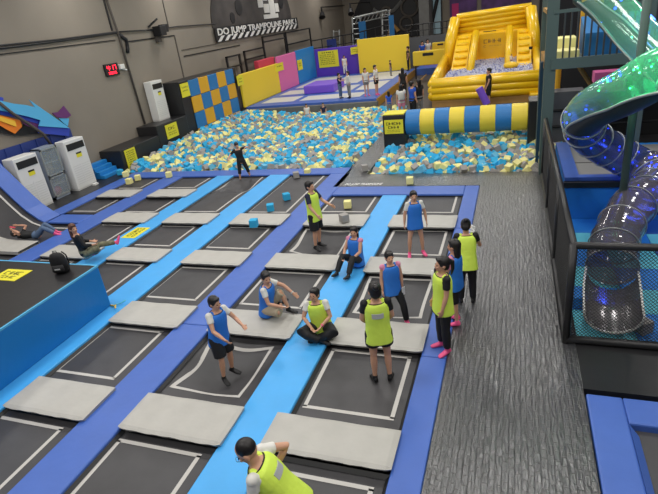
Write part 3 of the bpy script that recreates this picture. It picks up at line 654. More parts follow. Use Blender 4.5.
# ------------------------------------------------------------------ inflatable slide
IY = 26.5
inf = thing('inflatable_slide', 'big yellow inflatable slide with a ball pool', 'inflatable slide', (-1.4, 30, 0))
def tubes(name, lst, lab=None, smooth=True, n=12):
    q = MB()
    for pts, r in lst: q.tube(pts, r, 'inflate', n)
    part(name, q, inf, lab, smooth=smooth)
xl, xr = -3.85, 1.2
tubes('front_wall', [([(xl, IY, z), ((xl + xr) / 2, IY - .05, z), (xr, IY, z)], .2) for z in (.5, .8, 1.1)] + [([(xl, IY + .15, 1.2), (xr, IY + .15, 1.25)], .17)])
part('front_wall_core', B(xl, xr, IY, IY + .3, .35, 1.15, 'inflate'), inf)
tubes('side_wall', [([(xl, IY + .1, z), (-4.15, 30.0, z + .1), (-4.3, 33, z + .35)], .22) for z in (.5, .8, 1.1)])
tubes('side_wall', [([(xr, IY + .1, z), (1.2, 30, z + .1), (1.15, 33, z + .35)], .22) for z in (.5, .8, 1.1)])
tubes('tower_side', [([(-4.1, 32.3, .6), (-3.98, 32.6, 2.4), (-3.78, 33.3, 3.6)], [.36, .36, .34]), ([(-4.1, 33.4, .5), (-3.8, 33.8, 3.5)], [.36, .33])])
tubes('tower_side', [([(1.15, 32.3, .6), (1.05, 32.6, 2.4), (.85, 33.3, 3.75)], [.36, .36, .34]), ([(1.15, 33.4, .5), (.9, 33.8, 3.6)], [.36, .33])])
tubes('back_wall', [([(-3.7, 33.6, z), (.9, 33.6, z + .15)], .22) for z in (2.55, 2.85, 3.15, 3.45, 3.68)])
part('back_core', B(-3.7, .9, 33.7, 34.0, .4, 3.7, 'inflate'), inf)
# landing shelf and centre recess
part('upper_shelf', MB().prism([(-3.6, 33.3, .5), (-3.6, 33.65, .5), (-3.6, 33.65, 2.6), (-3.6, 33.3, 2.6)], (4.5, 0, 0), 'inflate'), inf, bevel=.08)
part('centre_panel', B(-2.2, -.6, 33.15, 33.3, .7, 2.5, 'inflate'), inf)
def ramp(x0, x1, name, lab, steps):
    p = MB(); ysl = [(30.0, .75), (31.0, 1.35), (32.0, 2.05), (32.9, 2.6)]
    p.prism([(x0, y, z) for y, z in ysl] + [(x0, 32.9, .6), (x0, 30.0, .5)], (x1 - x0, 0, 0), 'inflate'); part(name, p, inf, lab)
    q = MB()
    for i in range(steps):
        t_ = (i + .4) / steps; y = 30.0 + 2.9 * t_; z = .78 + 1.85 * t_; part('rung', MB().tube([(x0 + .1, y, z), (x1 - .1, y, z)], .1, 'inflate', 8), inf, smooth=True)
ramp(-3.6, -2.7, 'climbing_ramp', 'left climbing ramp', 6); ramp(.1, .9, 'climbing_ramp', 'right climbing ramp', 6)
tubes('divider', [([(-2.45, 29.9, .8), (-2.42, 31.2, 1.7), (-2.4, 32.8, 2.7)], .22)]); tubes('divider', [([(-.35, 30.1, .8), (-.35, 31.3, 1.8), (-.35, 32.8, 2.75)], .22)])
tubes('front_bolster', [([(-3.7, 29.75, .75), (-2.4, 29.75, .75)], .2)])
part('plinth', B(xl + .0, xr, IY - .1, 34, 0, .36, 'tan'), inf, 'tan plywood plinth')
mk = lambda a, b: (-2.1 + a * 1.4, 33.14, 2.25 - b * .8)
part('print', marks(MB(), mk, [(.1, .4, .1, .9, 4), (.55, .7, .1, .25, 1), (.6, .64, .35, .95, 5)], 'tan', 13), inf, 'faint dark print')
part('print', B(-2.0, -1.2, 33.26, 33.29, 2.62, 2.66, 'black'), inf)
part('badge', B(-1.75, -1.2, IY - .21, IY - .2, 1.0, 1.1, 'red'), inf, 'small red label')
part('badge', B(.75, .95, 30.95, 31.0, 1.65, 1.8, 'black'), inf, 'small dark label')
q = MB(); rr = random.Random(3)
mat('ballblue', (120, 130, 190), .4)
for i in range(52):
    for j in range(68):
        x = -3.6 + i * .088 + rr.uniform(-.02, .02); y = 26.9 + j * .09 + rr.uniform(-.02, .02)
        if rr.random() < .95: q.ell((x, y, .95 + rr.uniform(-.03, .04)), (.05, .05, .05), 'ballsgrey' if rr.random() < .72 else 'ballblue', n=5, k=3)
SY = lambda y: IY + (y - IY) * (1.62 if y > 26.9 else 1)
q.v = [(x, SY(y), z) for x, y, z in q.v]
tag(q.build('play_balls'), 'white and pale blue plastic balls filling the inflatable slide', 'play balls', kind='stuff')
part('pool_floor', B(-3.7, 1.0, 26.7, 33.3, .36, .9, 'inflate'), inf)
for ch in inf.children:
    for v in ch.data.vertices:
        yw = v.co.y + inf.location.y; v.co.y = SY(yw) - inf.location.y
one('yellow_ball', MB().ell((-.2, 31.5, 1.12), (.4, .3, .2), 'inflate'), 'yellow inflatable bolster lying on the balls', 'bolster', smooth=True)
one('corner_block', B(.7, 1.35, IY - .6, IY - .15, .05, .45, 'inflate'), 'small yellow block at the right foot of the inflatable slide', 'foam block', bevel=.05)
# ------------------------------------------------------------------ rear walls, benches and far background
lw = one('partition', B(-9.0, -3.4, 47.5, 47.8, 0, 2.2, 'lowwall'), 'low grey partition wall behind the yellow barriers', 'partition')
q = MB(); q.tube([(-9, 47.6, 3.2), (-3.4, 47.6, 3.2)], .05, 'black', 6); q.tube([(-9, 47.6, 2.7), (-3.4, 47.6, 2.7)], .03, 'black', 6)
for i in range(12): q.tube([(-9 + i * .5, 47.6, 2.2), (-9 + i * .5, 47.6, 3.2)], .03, 'black', 5)
one('railing', q, 'black railing on top of the low grey partition', 'railing')
q = MB(); q.tube([(-15.8, 42.2, 3.05), (-12, 43.2, 3.25), (-9.6, 43.8, 3.6)], .05, 'black', 6); q.tube([(-15.8, 42.2, 2.45), (-12, 43.2, 2.6), (-9.6, 43.8, 2.9)], .04, 'black', 6)
for i in range(8):
    x = -15.8 + i * .85; y = 42.2 + i * .22; q.tube([(x, y, 0), (x, y, 3.05 + i * .06)], .04, 'black', 5)
one('railing', q, 'black railing rising behind the purple padded wall', 'railing')
one('partition', B(1.35, 9, 22.0, 22.2, 0, 8.5, 'backdrop'), 'added black backdrop standing in for the darkness behind the steel play tower', 'partition')  # added black sheet, stands in for the dark gaps beyond the tower
struct('partition_wall', B(WX, 9, 53, 53.3, DROP, 9, 'wall'))
# black arch mural
ar = thing('arch_mural', 'black arched tunnel mural with wheels on the rear wall', 'mural', (-11.5, 52.9, 0))
part('arch', MB().prism([(-11.9 + 3.6 * math.cos(a * PI / 20), 52.99, 2.0 + 5 * math.sin(a * PI / 20)) for a in range(21)], (0, -.12, 0), 'black'), ar)
q = MB()
for (x, z, r) in [(-9.5, 4.6, .8), (-9.9, 3.2, .6), (-11.8, 4.4, .45)]:
    q.tube([(x + r * math.cos(a * PI / 9), 52.8, z + r * math.sin(a * PI / 9)) for a in range(19)], .12, 'walldark', 6)
q.tube([(-13, 52.8, 4.8), (-12.2, 52.8, 4.2), (-11, 52.8, 4.5), (-10.2, 52.8, 5.2)], .18, 'concrete', 6); q.tube([(-11.7, 52.8, 2), (-11.3, 52.8, 3.5), (-10.7, 52.8, 2.6)], .22, 'tan', 6)
part('wheels', q, ar)
def ladder(x, y, w, h, label, mt='ladder', lean=.6):
    q = MB(); q.tube([(x, y, 0), (x + .1, y + lean, h)], .07, mt, 6); q.tube([(x + w, y, 0), (x + w + .1, y + lean, h)], .07, mt, 6)
    for i in range(int(h / .4)): t_ = (i + .7) * .4 / h; q.tube([(x + .1 * t_, y + lean * t_, h * t_), (x + w + .1 * t_, y + lean * t_, h * t_)], .04, mt, 5)
    return one('ladder', q, label, 'ladder')
ladder(-14.5, 43.5, .5, 3.6, 'slim white ladder behind the purple wall'); ladder(-13.2, 45, .7, 4.4, 'wide aluminium ladder left of the dark arch'); ladder(-10.6, 45, .6, 4.6, 'aluminium ladder right of the dark arch')
one('blue_board', B(-12.5, -11.9, 45.2, 45.3, .0, 4.0, 'tileblue'), 'narrow blue board beside the left aluminium ladder', 'board'); one('blue_board', B(-9.9, -9.5, 45.2, 45.3, .0, 4.2, 'tileblue'), 'narrow blue board beside the right aluminium ladder', 'board')
q = MB(); q.tube([(-12.8, 45.3, 4.35), (-10, 45.3, 4.6)], .1, 'ladder', 6); q.tube([(-12.8, 45.3, 3.9), (-10, 45.3, 4.15)], .05, 'ladder', 6)
for i in range(9): q.tube([(-12.8 + i * .35, 45.3, 3.9 + i * .03), (-12.5 + i * .35, 45.3, 4.4 + i * .03)], .04, 'ladder', 5)
one('truss', q, 'aluminium truss bridging the two ladders', 'truss')
one('blue_scribble_panel', B(-14.6, -13.8, 42.6, 42.7, 1.8, 3.0, 'panelblue'), 'small blue panel hanging behind the purple wall', 'panel')
for k_, (u, v, lab) in enumerate([(322, 13, 'black spotlight on the wall right of the long sign'), (350.5, 9.5, 'black spotlight on the wall above the ladders')]):
    p = OY(u, v, 46); t = thing('spotlight', lab, 'spotlight', (p.x, p.y, p.z - .4)); part('can', MB().tube([(p.x, p.y, p.z), (p.x + .1, p.y - .3, p.z - .35)], [.18, .26], 'black', 10), t); part('clamp', B(p.x - .06, p.x + .06, p.y - .05, p.y + .05, p.z, p.z + .5, 'black'), t)
    part('batten', MB().tube([(p.x, p.y, p.z + .45), (p.x, 52.9, p.z + .45)], .04, 'black', 5), t)
# pillars, windows and purple artwork right of the arch
one('pillar', B(-8.2, -7.3, 50, 52.7, 0, 9, 'concrete'), 'grey pillar right of the dark arch mural', 'pillar')
wd = thing('lit_window', 'tall pale window beside the grey pillar', 'window', (-7.2, 52.8, 2))
part('pane', B(-8.1, -6.6, 52.75, 52.85, 2, 8, 'window'), wd); part('frame', MB().box(-8.2, -8.1, 52.7, 52.9, 2, 8, 'black').box(-6.6, -6.5, 52.7, 52.9, 2, 8, 'black').box(-7.4, -7.3, 52.7, 52.9, 2, 8, 'concrete'), wd)
one('black_beam', MB().tube([(-7.6, 52.2, 2.2), (-6.4, 52.2, 6.5)], .16, 'black', 6), 'dark slanting beam in front of the pale window', 'beam')
one('picture', B(-5.8, -3.4, 52.8, 52.98, 2.4, 8, 'muralpurple'), 'purple picture panel left of the inflatable slide top', 'picture'); one('picture', B(-3.0, 1.2, 52.8, 52.98, 2.6, 8, 'muralpurple'), 'wide purple picture panel above the inflatable slide', 'picture')
one('magenta_banner', B(-5.6, -5.0, 52.7, 52.8, 0, 4.4, 'magenta'), 'narrow magenta banner in front of the purple picture', 'banner'); one('screen', B(1.9, 2.9, 52.8, 52.98, 0, 6, 'black'), 'dark tall screen right of the purple pictures', 'screen')
one('blue_light_bar', B(2.3, 2.4, 52.7, 52.79, 2.8, 4.6, 'window'), 'thin pale light strip on the dark screen', 'light strip')
def barrier(u0, v0, u1, v1, y, label, h):
    a = OY(u0, v0, y); b_ = OY(u1, v1, y); t = thing('barrier', label, 'barrier', ((a.x + b_.x) / 2, y, 0))
    part('cushion', B(a.x, b_.x, y, y + .3, max(0, a.z - h), a.z, 'yellow'), t, bevel=.05)
    for xx in (a.x + .1, b_.x - .2): part('leg', B(xx, xx + .1, y + .1, y + .2, 0, max(.02, a.z - h), 'black'), t)
    part('label_strip', B(a.x + (b_.x - a.x) * .3, a.x + (b_.x - a.x) * .62, y - .02, y - .001, a.z - h * .35, a.z - h * .15, 'black'), t, 'black label')
    return t
barrier(412.5, 52, 446, 50, 37.5, 'yellow padded barrier nearest the inflatable slide', .95)
barrier(432, 43, 450, 41.5, 44, 'small yellow padded barrier farther back', .65)
one('red_mat', B(-6.6, -4.4, 42.0, 43.2, 0, .9, 'red'), 'red padded block behind the yellow barrier', 'padded block'); one('blue_mat', B(-6.9, -5.0, 39.5, 41.5, 0, .45, 'darkblue'), 'blue padded mat behind the yellow barrier', 'mat')
# inclined rails beside the inflatable
one('guide_rail', MB().tube([G(437, 83) + Vector((0, 0, .0)), G(436, 74), G(447, 65)], .06, 'ladder', 6), 'pale rail along the dark walkway beside the inflatable slide', 'rail')
one('guide_rail', MB().tube([G(421, 80), G(435, 66)], .06, 'tan', 6), 'tan rail along the dark walkway next to the mustard boards', 'rail')
# ------------------------------------------------------------------ fence, mats, raised trampoline, tower
FXX = .84
fn = thing('net_fence', 'black net fence with padded rails around the tube slide', 'fence', (3, 7, 0))
def rail(pts, r=.05, mt='blackpad'): return MB().tube(pts, r, mt, 10)
for (x, y) in ((FXX, 6.98), (FXX, 9.6), (FXX, 12.3), (FXX, 15.0)): part('post', rail([(x, y, 0), (x, y, 1.62)], .055), fn, smooth=True)
part('post', rail([(5.5, 6.98, 0), (5.5, 6.98, 1.62)], .07), fn, smooth=True)
part('top_rail', rail([(FXX, 6.98, 1.6), (5.5, 6.98, 1.6)]), fn, smooth=True); part('top_rail', rail([(FXX, 6.98, 1.6), (FXX, 15, 1.6)]), fn, smooth=True)
part('bottom_rail', rail([(FXX, 6.98, .06), (5.5, 6.98, .06)], .06), fn, smooth=True); part('bottom_rail', rail([(FXX, 6.98, .06), (FXX, 15, .06)], .06), fn, smooth=True)
def net(p0, du, L, H, step=.052, w=.0045):
    q = MB(); p0 = Vector(p0); du = Vector(du); up = Vector((0, 0, 1)); nn = du.cross(up)
    def line(a, b_):
        d = (Vector((b_[0] - a[0], b_[1] - a[1], 0))); 
        if d.length < 1e-4: return
        A = p0 + du * a[0] + up * a[1]; Bp = p0 + du * b_[0] + up * b_[1]; t_ = (Bp - A).normalized(); s1 = t_.cross(nn).normalized() * w; s2 = nn * w
        q.add([A + s1, A + s2, A - s1, A - s2, Bp + s1, Bp + s2, Bp - s1, Bp - s2], [(0, 1, 5, 4), (1, 2, 6, 5), (2, 3, 7, 6), (3, 0, 4, 7)], 'black')
    k = -H
    while k < L:
        a0 = max(0, k); b0 = min(L, k + H); line((a0, a0 - k), (b0, b0 - k)); line((a0, H - (a0 - k)), (b0, H - (b0 - k))); k += step
    return q
part('netting', net((FXX, 6.98, .1), (1, 0, 0), 4.6, 1.5), fn); part('netting', net((FXX, 6.98, .1), (0, 1, 0), 8, 1.5), fn)
# mats
q_ = None
mt_ = thing('floor_mats', 'blue and turquoise square mats on the floor under the tube slide', 'floor mats', (2.9, 9.2, 0))
q = {'teal': MB(), 'matblue': MB(), 'matdark': MB()}; rr = random.Random(5)
for j in range(6):
    for i in range(6):
        x = 1.0 + i * .82; y = 7.1 + j * .78
        c = 'teal' if (i + j) % 2 == 0 else 'matblue'
        if i >= 2 and rr.random() < .5: c = rr.choice(['matdark', 'matblue'])
        part('mat_tile', B(x + .005, x + .815, y + .005, y + .775, 0, .028, c), mt_, {'teal': 'turquoise mat', 'matblue': 'blue mat', 'matdark': 'dark blue mat'}[c])
rt = thing('raised_trampoline', 'raised trampoline with a grey bed and blue pads behind the tube slide', 'trampoline', (2.2, 13.2, 0))
part('base', B(1.12, 4.2, 11.78, 14.9, 0, .9, 'matblue'), rt, 'blue padded side wall', bevel=.03)
part('front_ledge', B(1.1, 4.2, 11.72, 11.85, .78, .9, 'black'), rt)
part('safety_pad', MB().box(1.12, 1.42, 11.85, 14.9, .9, .98, 'darkblue').box(1.42, 2.6, 11.85, 12.05, .9, .98, 'darkblue').box(2.6, 2.75, 11.85, 14.9, .9, .98, 'black').box(1.42, 2.6, 14.6, 14.9, .9, .98, 'darkblue'), rt)
part('jumping_bed', B(1.42, 2.6, 12.05, 14.6, .9, .93, 'greycloth'), rt, 'light grey bed')
part('jumping_bed', B(2.75, 4.1, 12.05, 14.6, .9, .93, 'greycloth'), rt, 'light grey bed')
part('seam', B(1.42, 2.6, 13.1, 13.14, .93, .935, 'black'), rt)
# tower
tw = thing('steel_tower', 'grey green steel play tower with a railed platform', 'tower', (2, 15.8, 0))
part('post', B(.74, 1.02, 15.15, 15.4, 0, 5.6, 'steel'), tw); part('post', B(.66, .74, 15.7, 15.9, 0, 3.0, 'darkteal'), tw, 'dark teal post')
part('post', B(2.95, 3.12, 15.0, 15.15, 0, 5.6, 'steel'), tw)
part('post', B(.72, .9, 17.6, 17.8, 0, 5.6, 'steel'), tw); part('post', B(3.4, 3.6, 17.6, 17.8, 0, 5.6, 'steeldark'), tw)
part('deck', B(.9, 5.4, 15.2, 17.8, 2.92, 3.02, 'steel'), tw); part('front_beam', B(.9, 5.4, 15.1, 15.22, 2.86, 3.12, 'steel'), tw)
part('side_beam', B(.74, .86, 15.2, 17.7, 2.86, 3.1, 'tan'), tw)
part('top_rail', B(.9, 5.4, 15.12, 15.2, 4.2, 4.28, 'steel'), tw); part('top_rail', B(.74, .84, 15.2, 17.7, 4.2, 4.3, 'tan'), tw)
for i in range(16): part('baluster', B(1.14 + i * .155 if i else 1.14, 1.18 + i * .155 if i else 1.18, 15.13, 15.18, 3.1, 4.22, 'steeldark'), tw)
part('mid_rail', MB().tube([(1, 18, 1.2), (5, 18, 1.35)], .05, 'black', 6), tw); part('mid_rail', MB().tube([(1, 18, .7), (5, 18, .75)], .04, 'black', 6), tw)
one('ramp_block', MB().prism([(1.75, 16.0, 3.02), (1.75, 17.4, 3.02), (1.75, 17.4, 3.95), (1.75, 16.0, 3.6)], (1.7, 0, 0), 'tileblue'), 'blue padded block on the tower platform', 'padded block')
one('yellow_block', B(1.75, 2.3, 17.42, 17.6, 3.02, 4.5, 'tileyellow'), 'yellow padded panel behind the blue block on the tower', 'padded panel')
one('step_block', B(1.0, 1.6, 15.6, 16.4, 3.02, 3.25, 'foamyellow'), 'pale green soft step on the tower platform', 'soft step', bevel=.03); one('step_block', B(1.0, 1.6, 16.45, 17.2, 3.02, 3.5, 'foamyellow'), 'taller pale soft step on the tower platform', 'soft step', bevel=.03)
one('diagonal_brace', MB().tube([(1.6, 17.5, 2.9), (2.4, 17.6, 1.7)], .07, 'tan', 8), 'tan diagonal strut under the tower platform', 'strut')
one('pink_block', B(2.4, 3.3, 18.6, 19.2, 1.6, 2.2, 'pink'), 'pink padded block behind the tower', 'padded block'); one('shelf_rack', B(1.2, 5, 19.3, 19.5, 0, 1.6, 'black'), 'black rack under the pink block behind the tower', 'rack')
one('blocks_shelf', B(2.3, 3.6, 18.5, 19.3, 1.55, 1.6, 'steeldark'), 'dark shelf carrying the pink block', 'shelf')
one('yellow_drum', MB().tube([(1.35, 19, 0), (1.35, 19, 2.5)], .1, 'tileyellow', 12), 'yellow post behind the steel tower', 'post'); one('grey_counter', B(1.1, 2.1, 18.2, 18.9, 0, 1.75, 'lowwall'), 'grey counter behind the steel tower', 'counter')
cu = MB(); rr = random.Random(9)
for i in range(260): cu.cube((rr.uniform(1.15, 3.2), rr.uniform(15.3, 17.6), .12 + rr.random() * .12), .1, rq(), rr.choice(cols))
tag(cu.build('foam_cubes'), 'foam cubes heaped on the floor under the steel tower', 'foam cubes', kind='stuff')
one('green_post', MB().tube([(3.02, 11.3, 1.0), (3.0, 11.3, 5.5)], .06, 'steel', 8), 'thin grey green post in front of the raised trampoline', 'post') if False else None
pp = AD(622, 200, 11.2); pz = AD(629, 118, 10.9)
one('support_post', MB().tube([(pp.x, pp.y, 0.03), (pp.x, pp.y, 6.0)], .07, 'steel', 10), 'grey post holding up the tube slide', 'post', smooth=True)
# ------------------------------------------------------------------ tube slide
def smoothpath(P, k=10):
    P = [Vector(p) for p in P]; out = []
    for i in range(len(P) - 1):
        a = P[max(i - 1, 0)]; b_ = P[i]; c = P[i + 1]; d = P[min(i + 2, len(P) - 1)]
        for j in range(k):
            t_ = j / k; out.append(.5 * ((2 * b_) + (c - a) * t_ + (2 * a - 5 * b_ + 4 * c - d) * t_ ** 2 + (3 * b_ - a - 3 * c + d) * t_ ** 3))
    return out + [P[-1]]
def arc(path, r, a0, a1, mt, n=16, th=.015, ring=None):
    q = MB(); vs = []; m_ = len(path)
    for i, p in enumerate(path):
        t_ = (path[min(i + 1, m_ - 1)] - path[max(i - 1, 0)]).normalized(); side = t_.cross(Vector((0, 0, 1))).normalized(); up = side.cross(t_).normalized()
        rr_ = r + (ring(i) if ring else 0)
        for j in range(n + 1):
            th_ = a0 + (a1 - a0) * j / n; vs.append(p + (side * math.cos(th_) + up * math.sin(th_)) * rr_)
    fs = [(i * (n + 1) + j, i * (n + 1) + j + 1, (i + 1) * (n + 1) + j + 1, (i + 1) * (n + 1) + j) for i in range(m_ - 1) for j in range(n)]
    return q.add(vs, fs, mt)
sl = thing('tube_slide', 'translucent spiral tube slide lit green and blue', 'slide', (2.2, 9.5, 0))
up_ = smoothpath([AD(588, -12, 12.6), AD(612, 8, 12.3), AD(640, 38, 11.8), AD(672, 66, 11.2), AD(700, 80, 10.4), AD(692, 62, 9.4), AD(660, 73, 9.1), AD(625, 92, 9.4), AD(602, 103, 9.9), AD(587, 113, 10.5), AD(583, 126, 11.2), AD(595, 141, 11.9), AD(617, 154, 12.4), AD(642, 167, 12.6)])
lo_ = smoothpath([AD(642, 167, 12.6), AD(654, 180, 12.3), AD(649, 193, 11.9), AD(630, 210, 11.2), AD(615, 240, 10.3), AD(612, 268, 9.75)])
ring = lambda i: .02 if i % 5 == 0 else 0
nU = len(up_); cut = int(nU * .73)
part('trough', arc(up_[:cut], .36, PI * 1.2, PI * 1.8, 'steeldark', 16), sl, 'dark opaque underside', smooth=True)
part('dome', arc(up_[:cut], .36, -PI * .2, PI * 1.2, 'plasticgreenglow', 22), sl, 'translucent dome with green LED light in its tint', smooth=True)
q = MB()
for i in range(0, cut, 6): q.v; 
for sgn in (0, PI):
    e = [p + ((up_[min(i + 1, nU - 1)] - up_[max(i - 1, 0)]).normalized().cross(Vector((0, 0, 1))).normalized()) * (.30 if sgn == 0 else -.30) - Vector((0, 0, .22)) for i, p in enumerate(up_[:cut])]
    q.tube(e, .025, 'ladder', 6)
part('flange', q, sl, smooth=True)
part('lower_tube', arc(up_[cut - 1:], .37, 0, 2 * PI, 'plasticblue', 28), sl, 'blue tinted tube section', smooth=True)
part('exit_tube', arc(lo_, .385, 0, 2 * PI, 'plasticgrey', 28, ring=lambda i: .02 if i % 5 == 0 else 0), sl, 'clear smoky tube section', smooth=True)
q = MB()
for path, idx in ((up_, range(cut, nU, 7)), (lo_, range(0, len(lo_), 7))):
    for i in idx:
        p = path[i]; t_ = (path[min(i + 1, len(path) - 1)] - path[max(i - 1, 0)]).normalized(); s1 = t_.cross(Vector((0, 0, 1))).normalized(); s2 = s1.cross(t_)
        q.tube([p + (s1 * math.cos(a * PI / 14) + s2 * math.sin(a * PI / 14)) * (.38 if path is up_ else .4) for a in range(29)], .012, 'ladder', 5)
part('joint_ring', q, sl, smooth=True)
e0 = lo_[-1]; ex = smoothpath([e0, G(612, 284, .6), G(613, 302, .52), G(614, 314, .47)], 8)
part('exit_trough', arc(ex, .385, -PI * .98, -.02 * PI, 'chute', 24), sl, 'open half pipe end', smooth=True)
q = MB()
for a in (-PI * .98, -.02 * PI):
    pts = []
    for i, p in enumerate(ex):
        t_ = (ex[min(i + 1, len(ex) - 1)] - ex[max(i - 1, 0)]).normalized(); s1 = t_.cross(Vector((0, 0, 1))).normalized(); s2 = s1.cross(t_); pts.append(p + (s1 * math.cos(a) + s2 * math.sin(a)) * .385)
    q.tube(pts, .018, 'white', 6)
p = ex[-1]; t_ = (ex[-1] - ex[-2]).normalized(); s1 = t_.cross(Vector((0, 0, 1))).normalized(); s2 = s1.cross(t_)
q.tube([p + (s1 * math.cos(-PI + a * PI / 14) + s2 * math.sin(-PI + a * PI / 14)) * .385 for a in range(15)], .02, 'white', 6)
part('rim', q, sl, 'white rim', smooth=True)
def bulbs(path, i0, i1, mt, label, n, r, seed):
    r *= .65
    q = MB(); rr = random.Random(seed)
    for k in range(n):
        i = rr.randint(i0, i1 - 1); p = path[i]; t_ = (path[min(i + 1, len(path) - 1)] - path[max(i - 1, 0)]).normalized(); s1 = t_.cross(Vector((0, 0, 1))).normalized(); s2 = s1.cross(t_); a = rr.uniform(.1, PI - .1) + (PI if mt == 'ledblue' and rr.random() < .4 else 0)
        part('led_bulb', MB().ell(p + (s1 * math.cos(a) + s2 * math.sin(a)) * (.33 if path is up_ else .35), (r, r, r), mt, n=6, k=4), sl, label)
bulbs(up_, 8, 60, 'ledgreen', 'green LED bulb', 16, .022, 1); bulbs(up_, 52, cut - 4, 'ledgreen', 'green LED bulb', 14, .022, 4); bulbs(up_, cut - 2, cut + 12, 'ledblue', 'blue LED bulb', 8, .03, 2); bulbs(up_, cut + 14, nU, 'ledblue', 'blue LED bulb', 16, .026, 12); bulbs(lo_, 0, 12, 'ledblue', 'blue LED bulb', 22, .03, 3); bulbs(up_, 10, 30, 'ledblue', 'blue LED bulb', 10, .035, 6); bulbs(up_, 66, 76, 'ledblue', 'blue LED bulb', 5, .03, 8)
def plight(name, loc, col, e, r=.12):
    l = bpy.data.lights.new(name, 'POINT'); l.energy = e; l.color = col; l.shadow_soft_size = r; o = bpy.data.objects.new(name, l); C.objects.link(o); o.location = loc
for i, e in ((14, 14), (24, 18), (58, 22), (66, 14), (74, 14), (82, 8)): plight('slide_led', up_[i] + Vector((0, 0, .1)), (.05, 1, .35), e)
plight('slide_led', up_[min(112, nU - 3)], (.04, .12, 1), 10)
for i, e in ((3, 30), (9, 26)): plight('slide_led', lo_[i], (.04, .1, 1), e)
plight('slide_led', AD(652, 15, 12), (.04, .12, 1), 40)
one('led_strip', B(1.13, 1.15, 7.15, 7.17, .1, 1.3, 'ledblue'), 'thin blue light strip beside the slide end', 'light strip') if False else None
# ------------------------------------------------------------------ trampoline at lower right
q = thing('corner_trampoline', 'black trampoline with dark blue pads at the lower right corner', 'trampoline', (3, 4, DROP))
part('safety_pad', B(1.0, 1.42, -1, 5.86, DROP, 0.005, 'darkblue'), q, 'dark blue padded edge', bevel=.025); part('safety_pad', B(1.42, 6, 5.4, 5.86, DROP, .005, 'darkblue'), q, 'dark blue padded edge', bevel=.025)
part('slope_pad', MB().prism([(1.42, -1, 0), (1.42, 5.4, 0), (1.52, 5.3, -.09), (1.52, -1, -.09)], (0, 0, -.02), 'darkblue'), q)
part('jumping_bed', B(1.4, 6, -1, 5.4, -.12, -.1, 'bed'), q)
part('border_line', MB().box(1.7, 1.77, -1, 5.05, -.1, -.094, 'line').box(1.7, 6, 5.0, 5.07, -.1, -.094, 'line'), q, 'grey line')
# walkway lettering
wl = thing('floor_lettering', 'small white lettering on the black walkway edge before the foam', 'lettering', (-4.2, 14.45, 0))
vs, fs = text_mesh('DO JUMP TRAMPOLINE', 1, 'white', True, .002, .3); mx_ = max(v.x for v in vs)
part('letters', MB().add([(-4.88 + v.x / mx_ * 1.2, 14.4 + v.y * .24, .004 + v.z) for v in vs], fs, 'white'), wl)
wl = thing('floor_lettering', 'small white lettering on the walkway beside the girl with the phone', 'lettering', (-.6, 10.9, 0))
a = G(480, 230); vs, fs = text_mesh('DO JUMP', 1, 'white', True, .002, .3); mx_ = max(v.x for v in vs)
part('letters', MB().add([(a.x - .12 - v.y * .2, a.y - .5 + v.x / mx_ * .8, .004 + v.z) for v in vs], fs, 'white'), wl)
# ------------------------------------------------------------------ people
V = Vector
def remesh(mb, voxel, smooth_it=3):
    me = bpy.data.meshes.new('tmp'); me.from_pydata([tuple(v) for v in mb.v], [], mb.f); 
    bm = bmesh.new(); bm.from_mesh(me); bmesh.ops.recalc_face_normals(bm, faces=bm.faces); bm.to_mesh(me); bm.free()
    o = bpy.data.objects.new('tmp', me); C.objects.link(o)
    r = o.modifiers.new('r', 'REMESH'); r.mode = 'VOXEL'; r.voxel_size = voxel; r.use_smooth_shade = True
    if smooth_it: s = o.modifiers.new('s', 'SMOOTH'); s.iterations = smooth_it; s.factor = .5
    dg = bpy.context.evaluated_depsgraph_get(); out = bpy.data.meshes.new_from_object(o.evaluated_get(dg)); bpy.data.objects.remove(o); return out
def skinpart(name, mb, root, mt, voxel, it=3, label=None, keep=False):
    me = mb if keep else remesh(mb, voxel, it)
    me.name = name; me.materials.clear(); me.materials.append(MATS[mt]); me.polygons.foreach_set('use_smooth', [True] * len(me.polygons)); me.polygons.foreach_set('material_index', [0] * len(me.polygons))
    o = bpy.data.objects.new(name, me); C.objects.link(o); o.parent = root
    if label: o['label'] = label
    return o
SHN = {'vestyellow': 'neon yellow', 'vestblue': 'blue'}
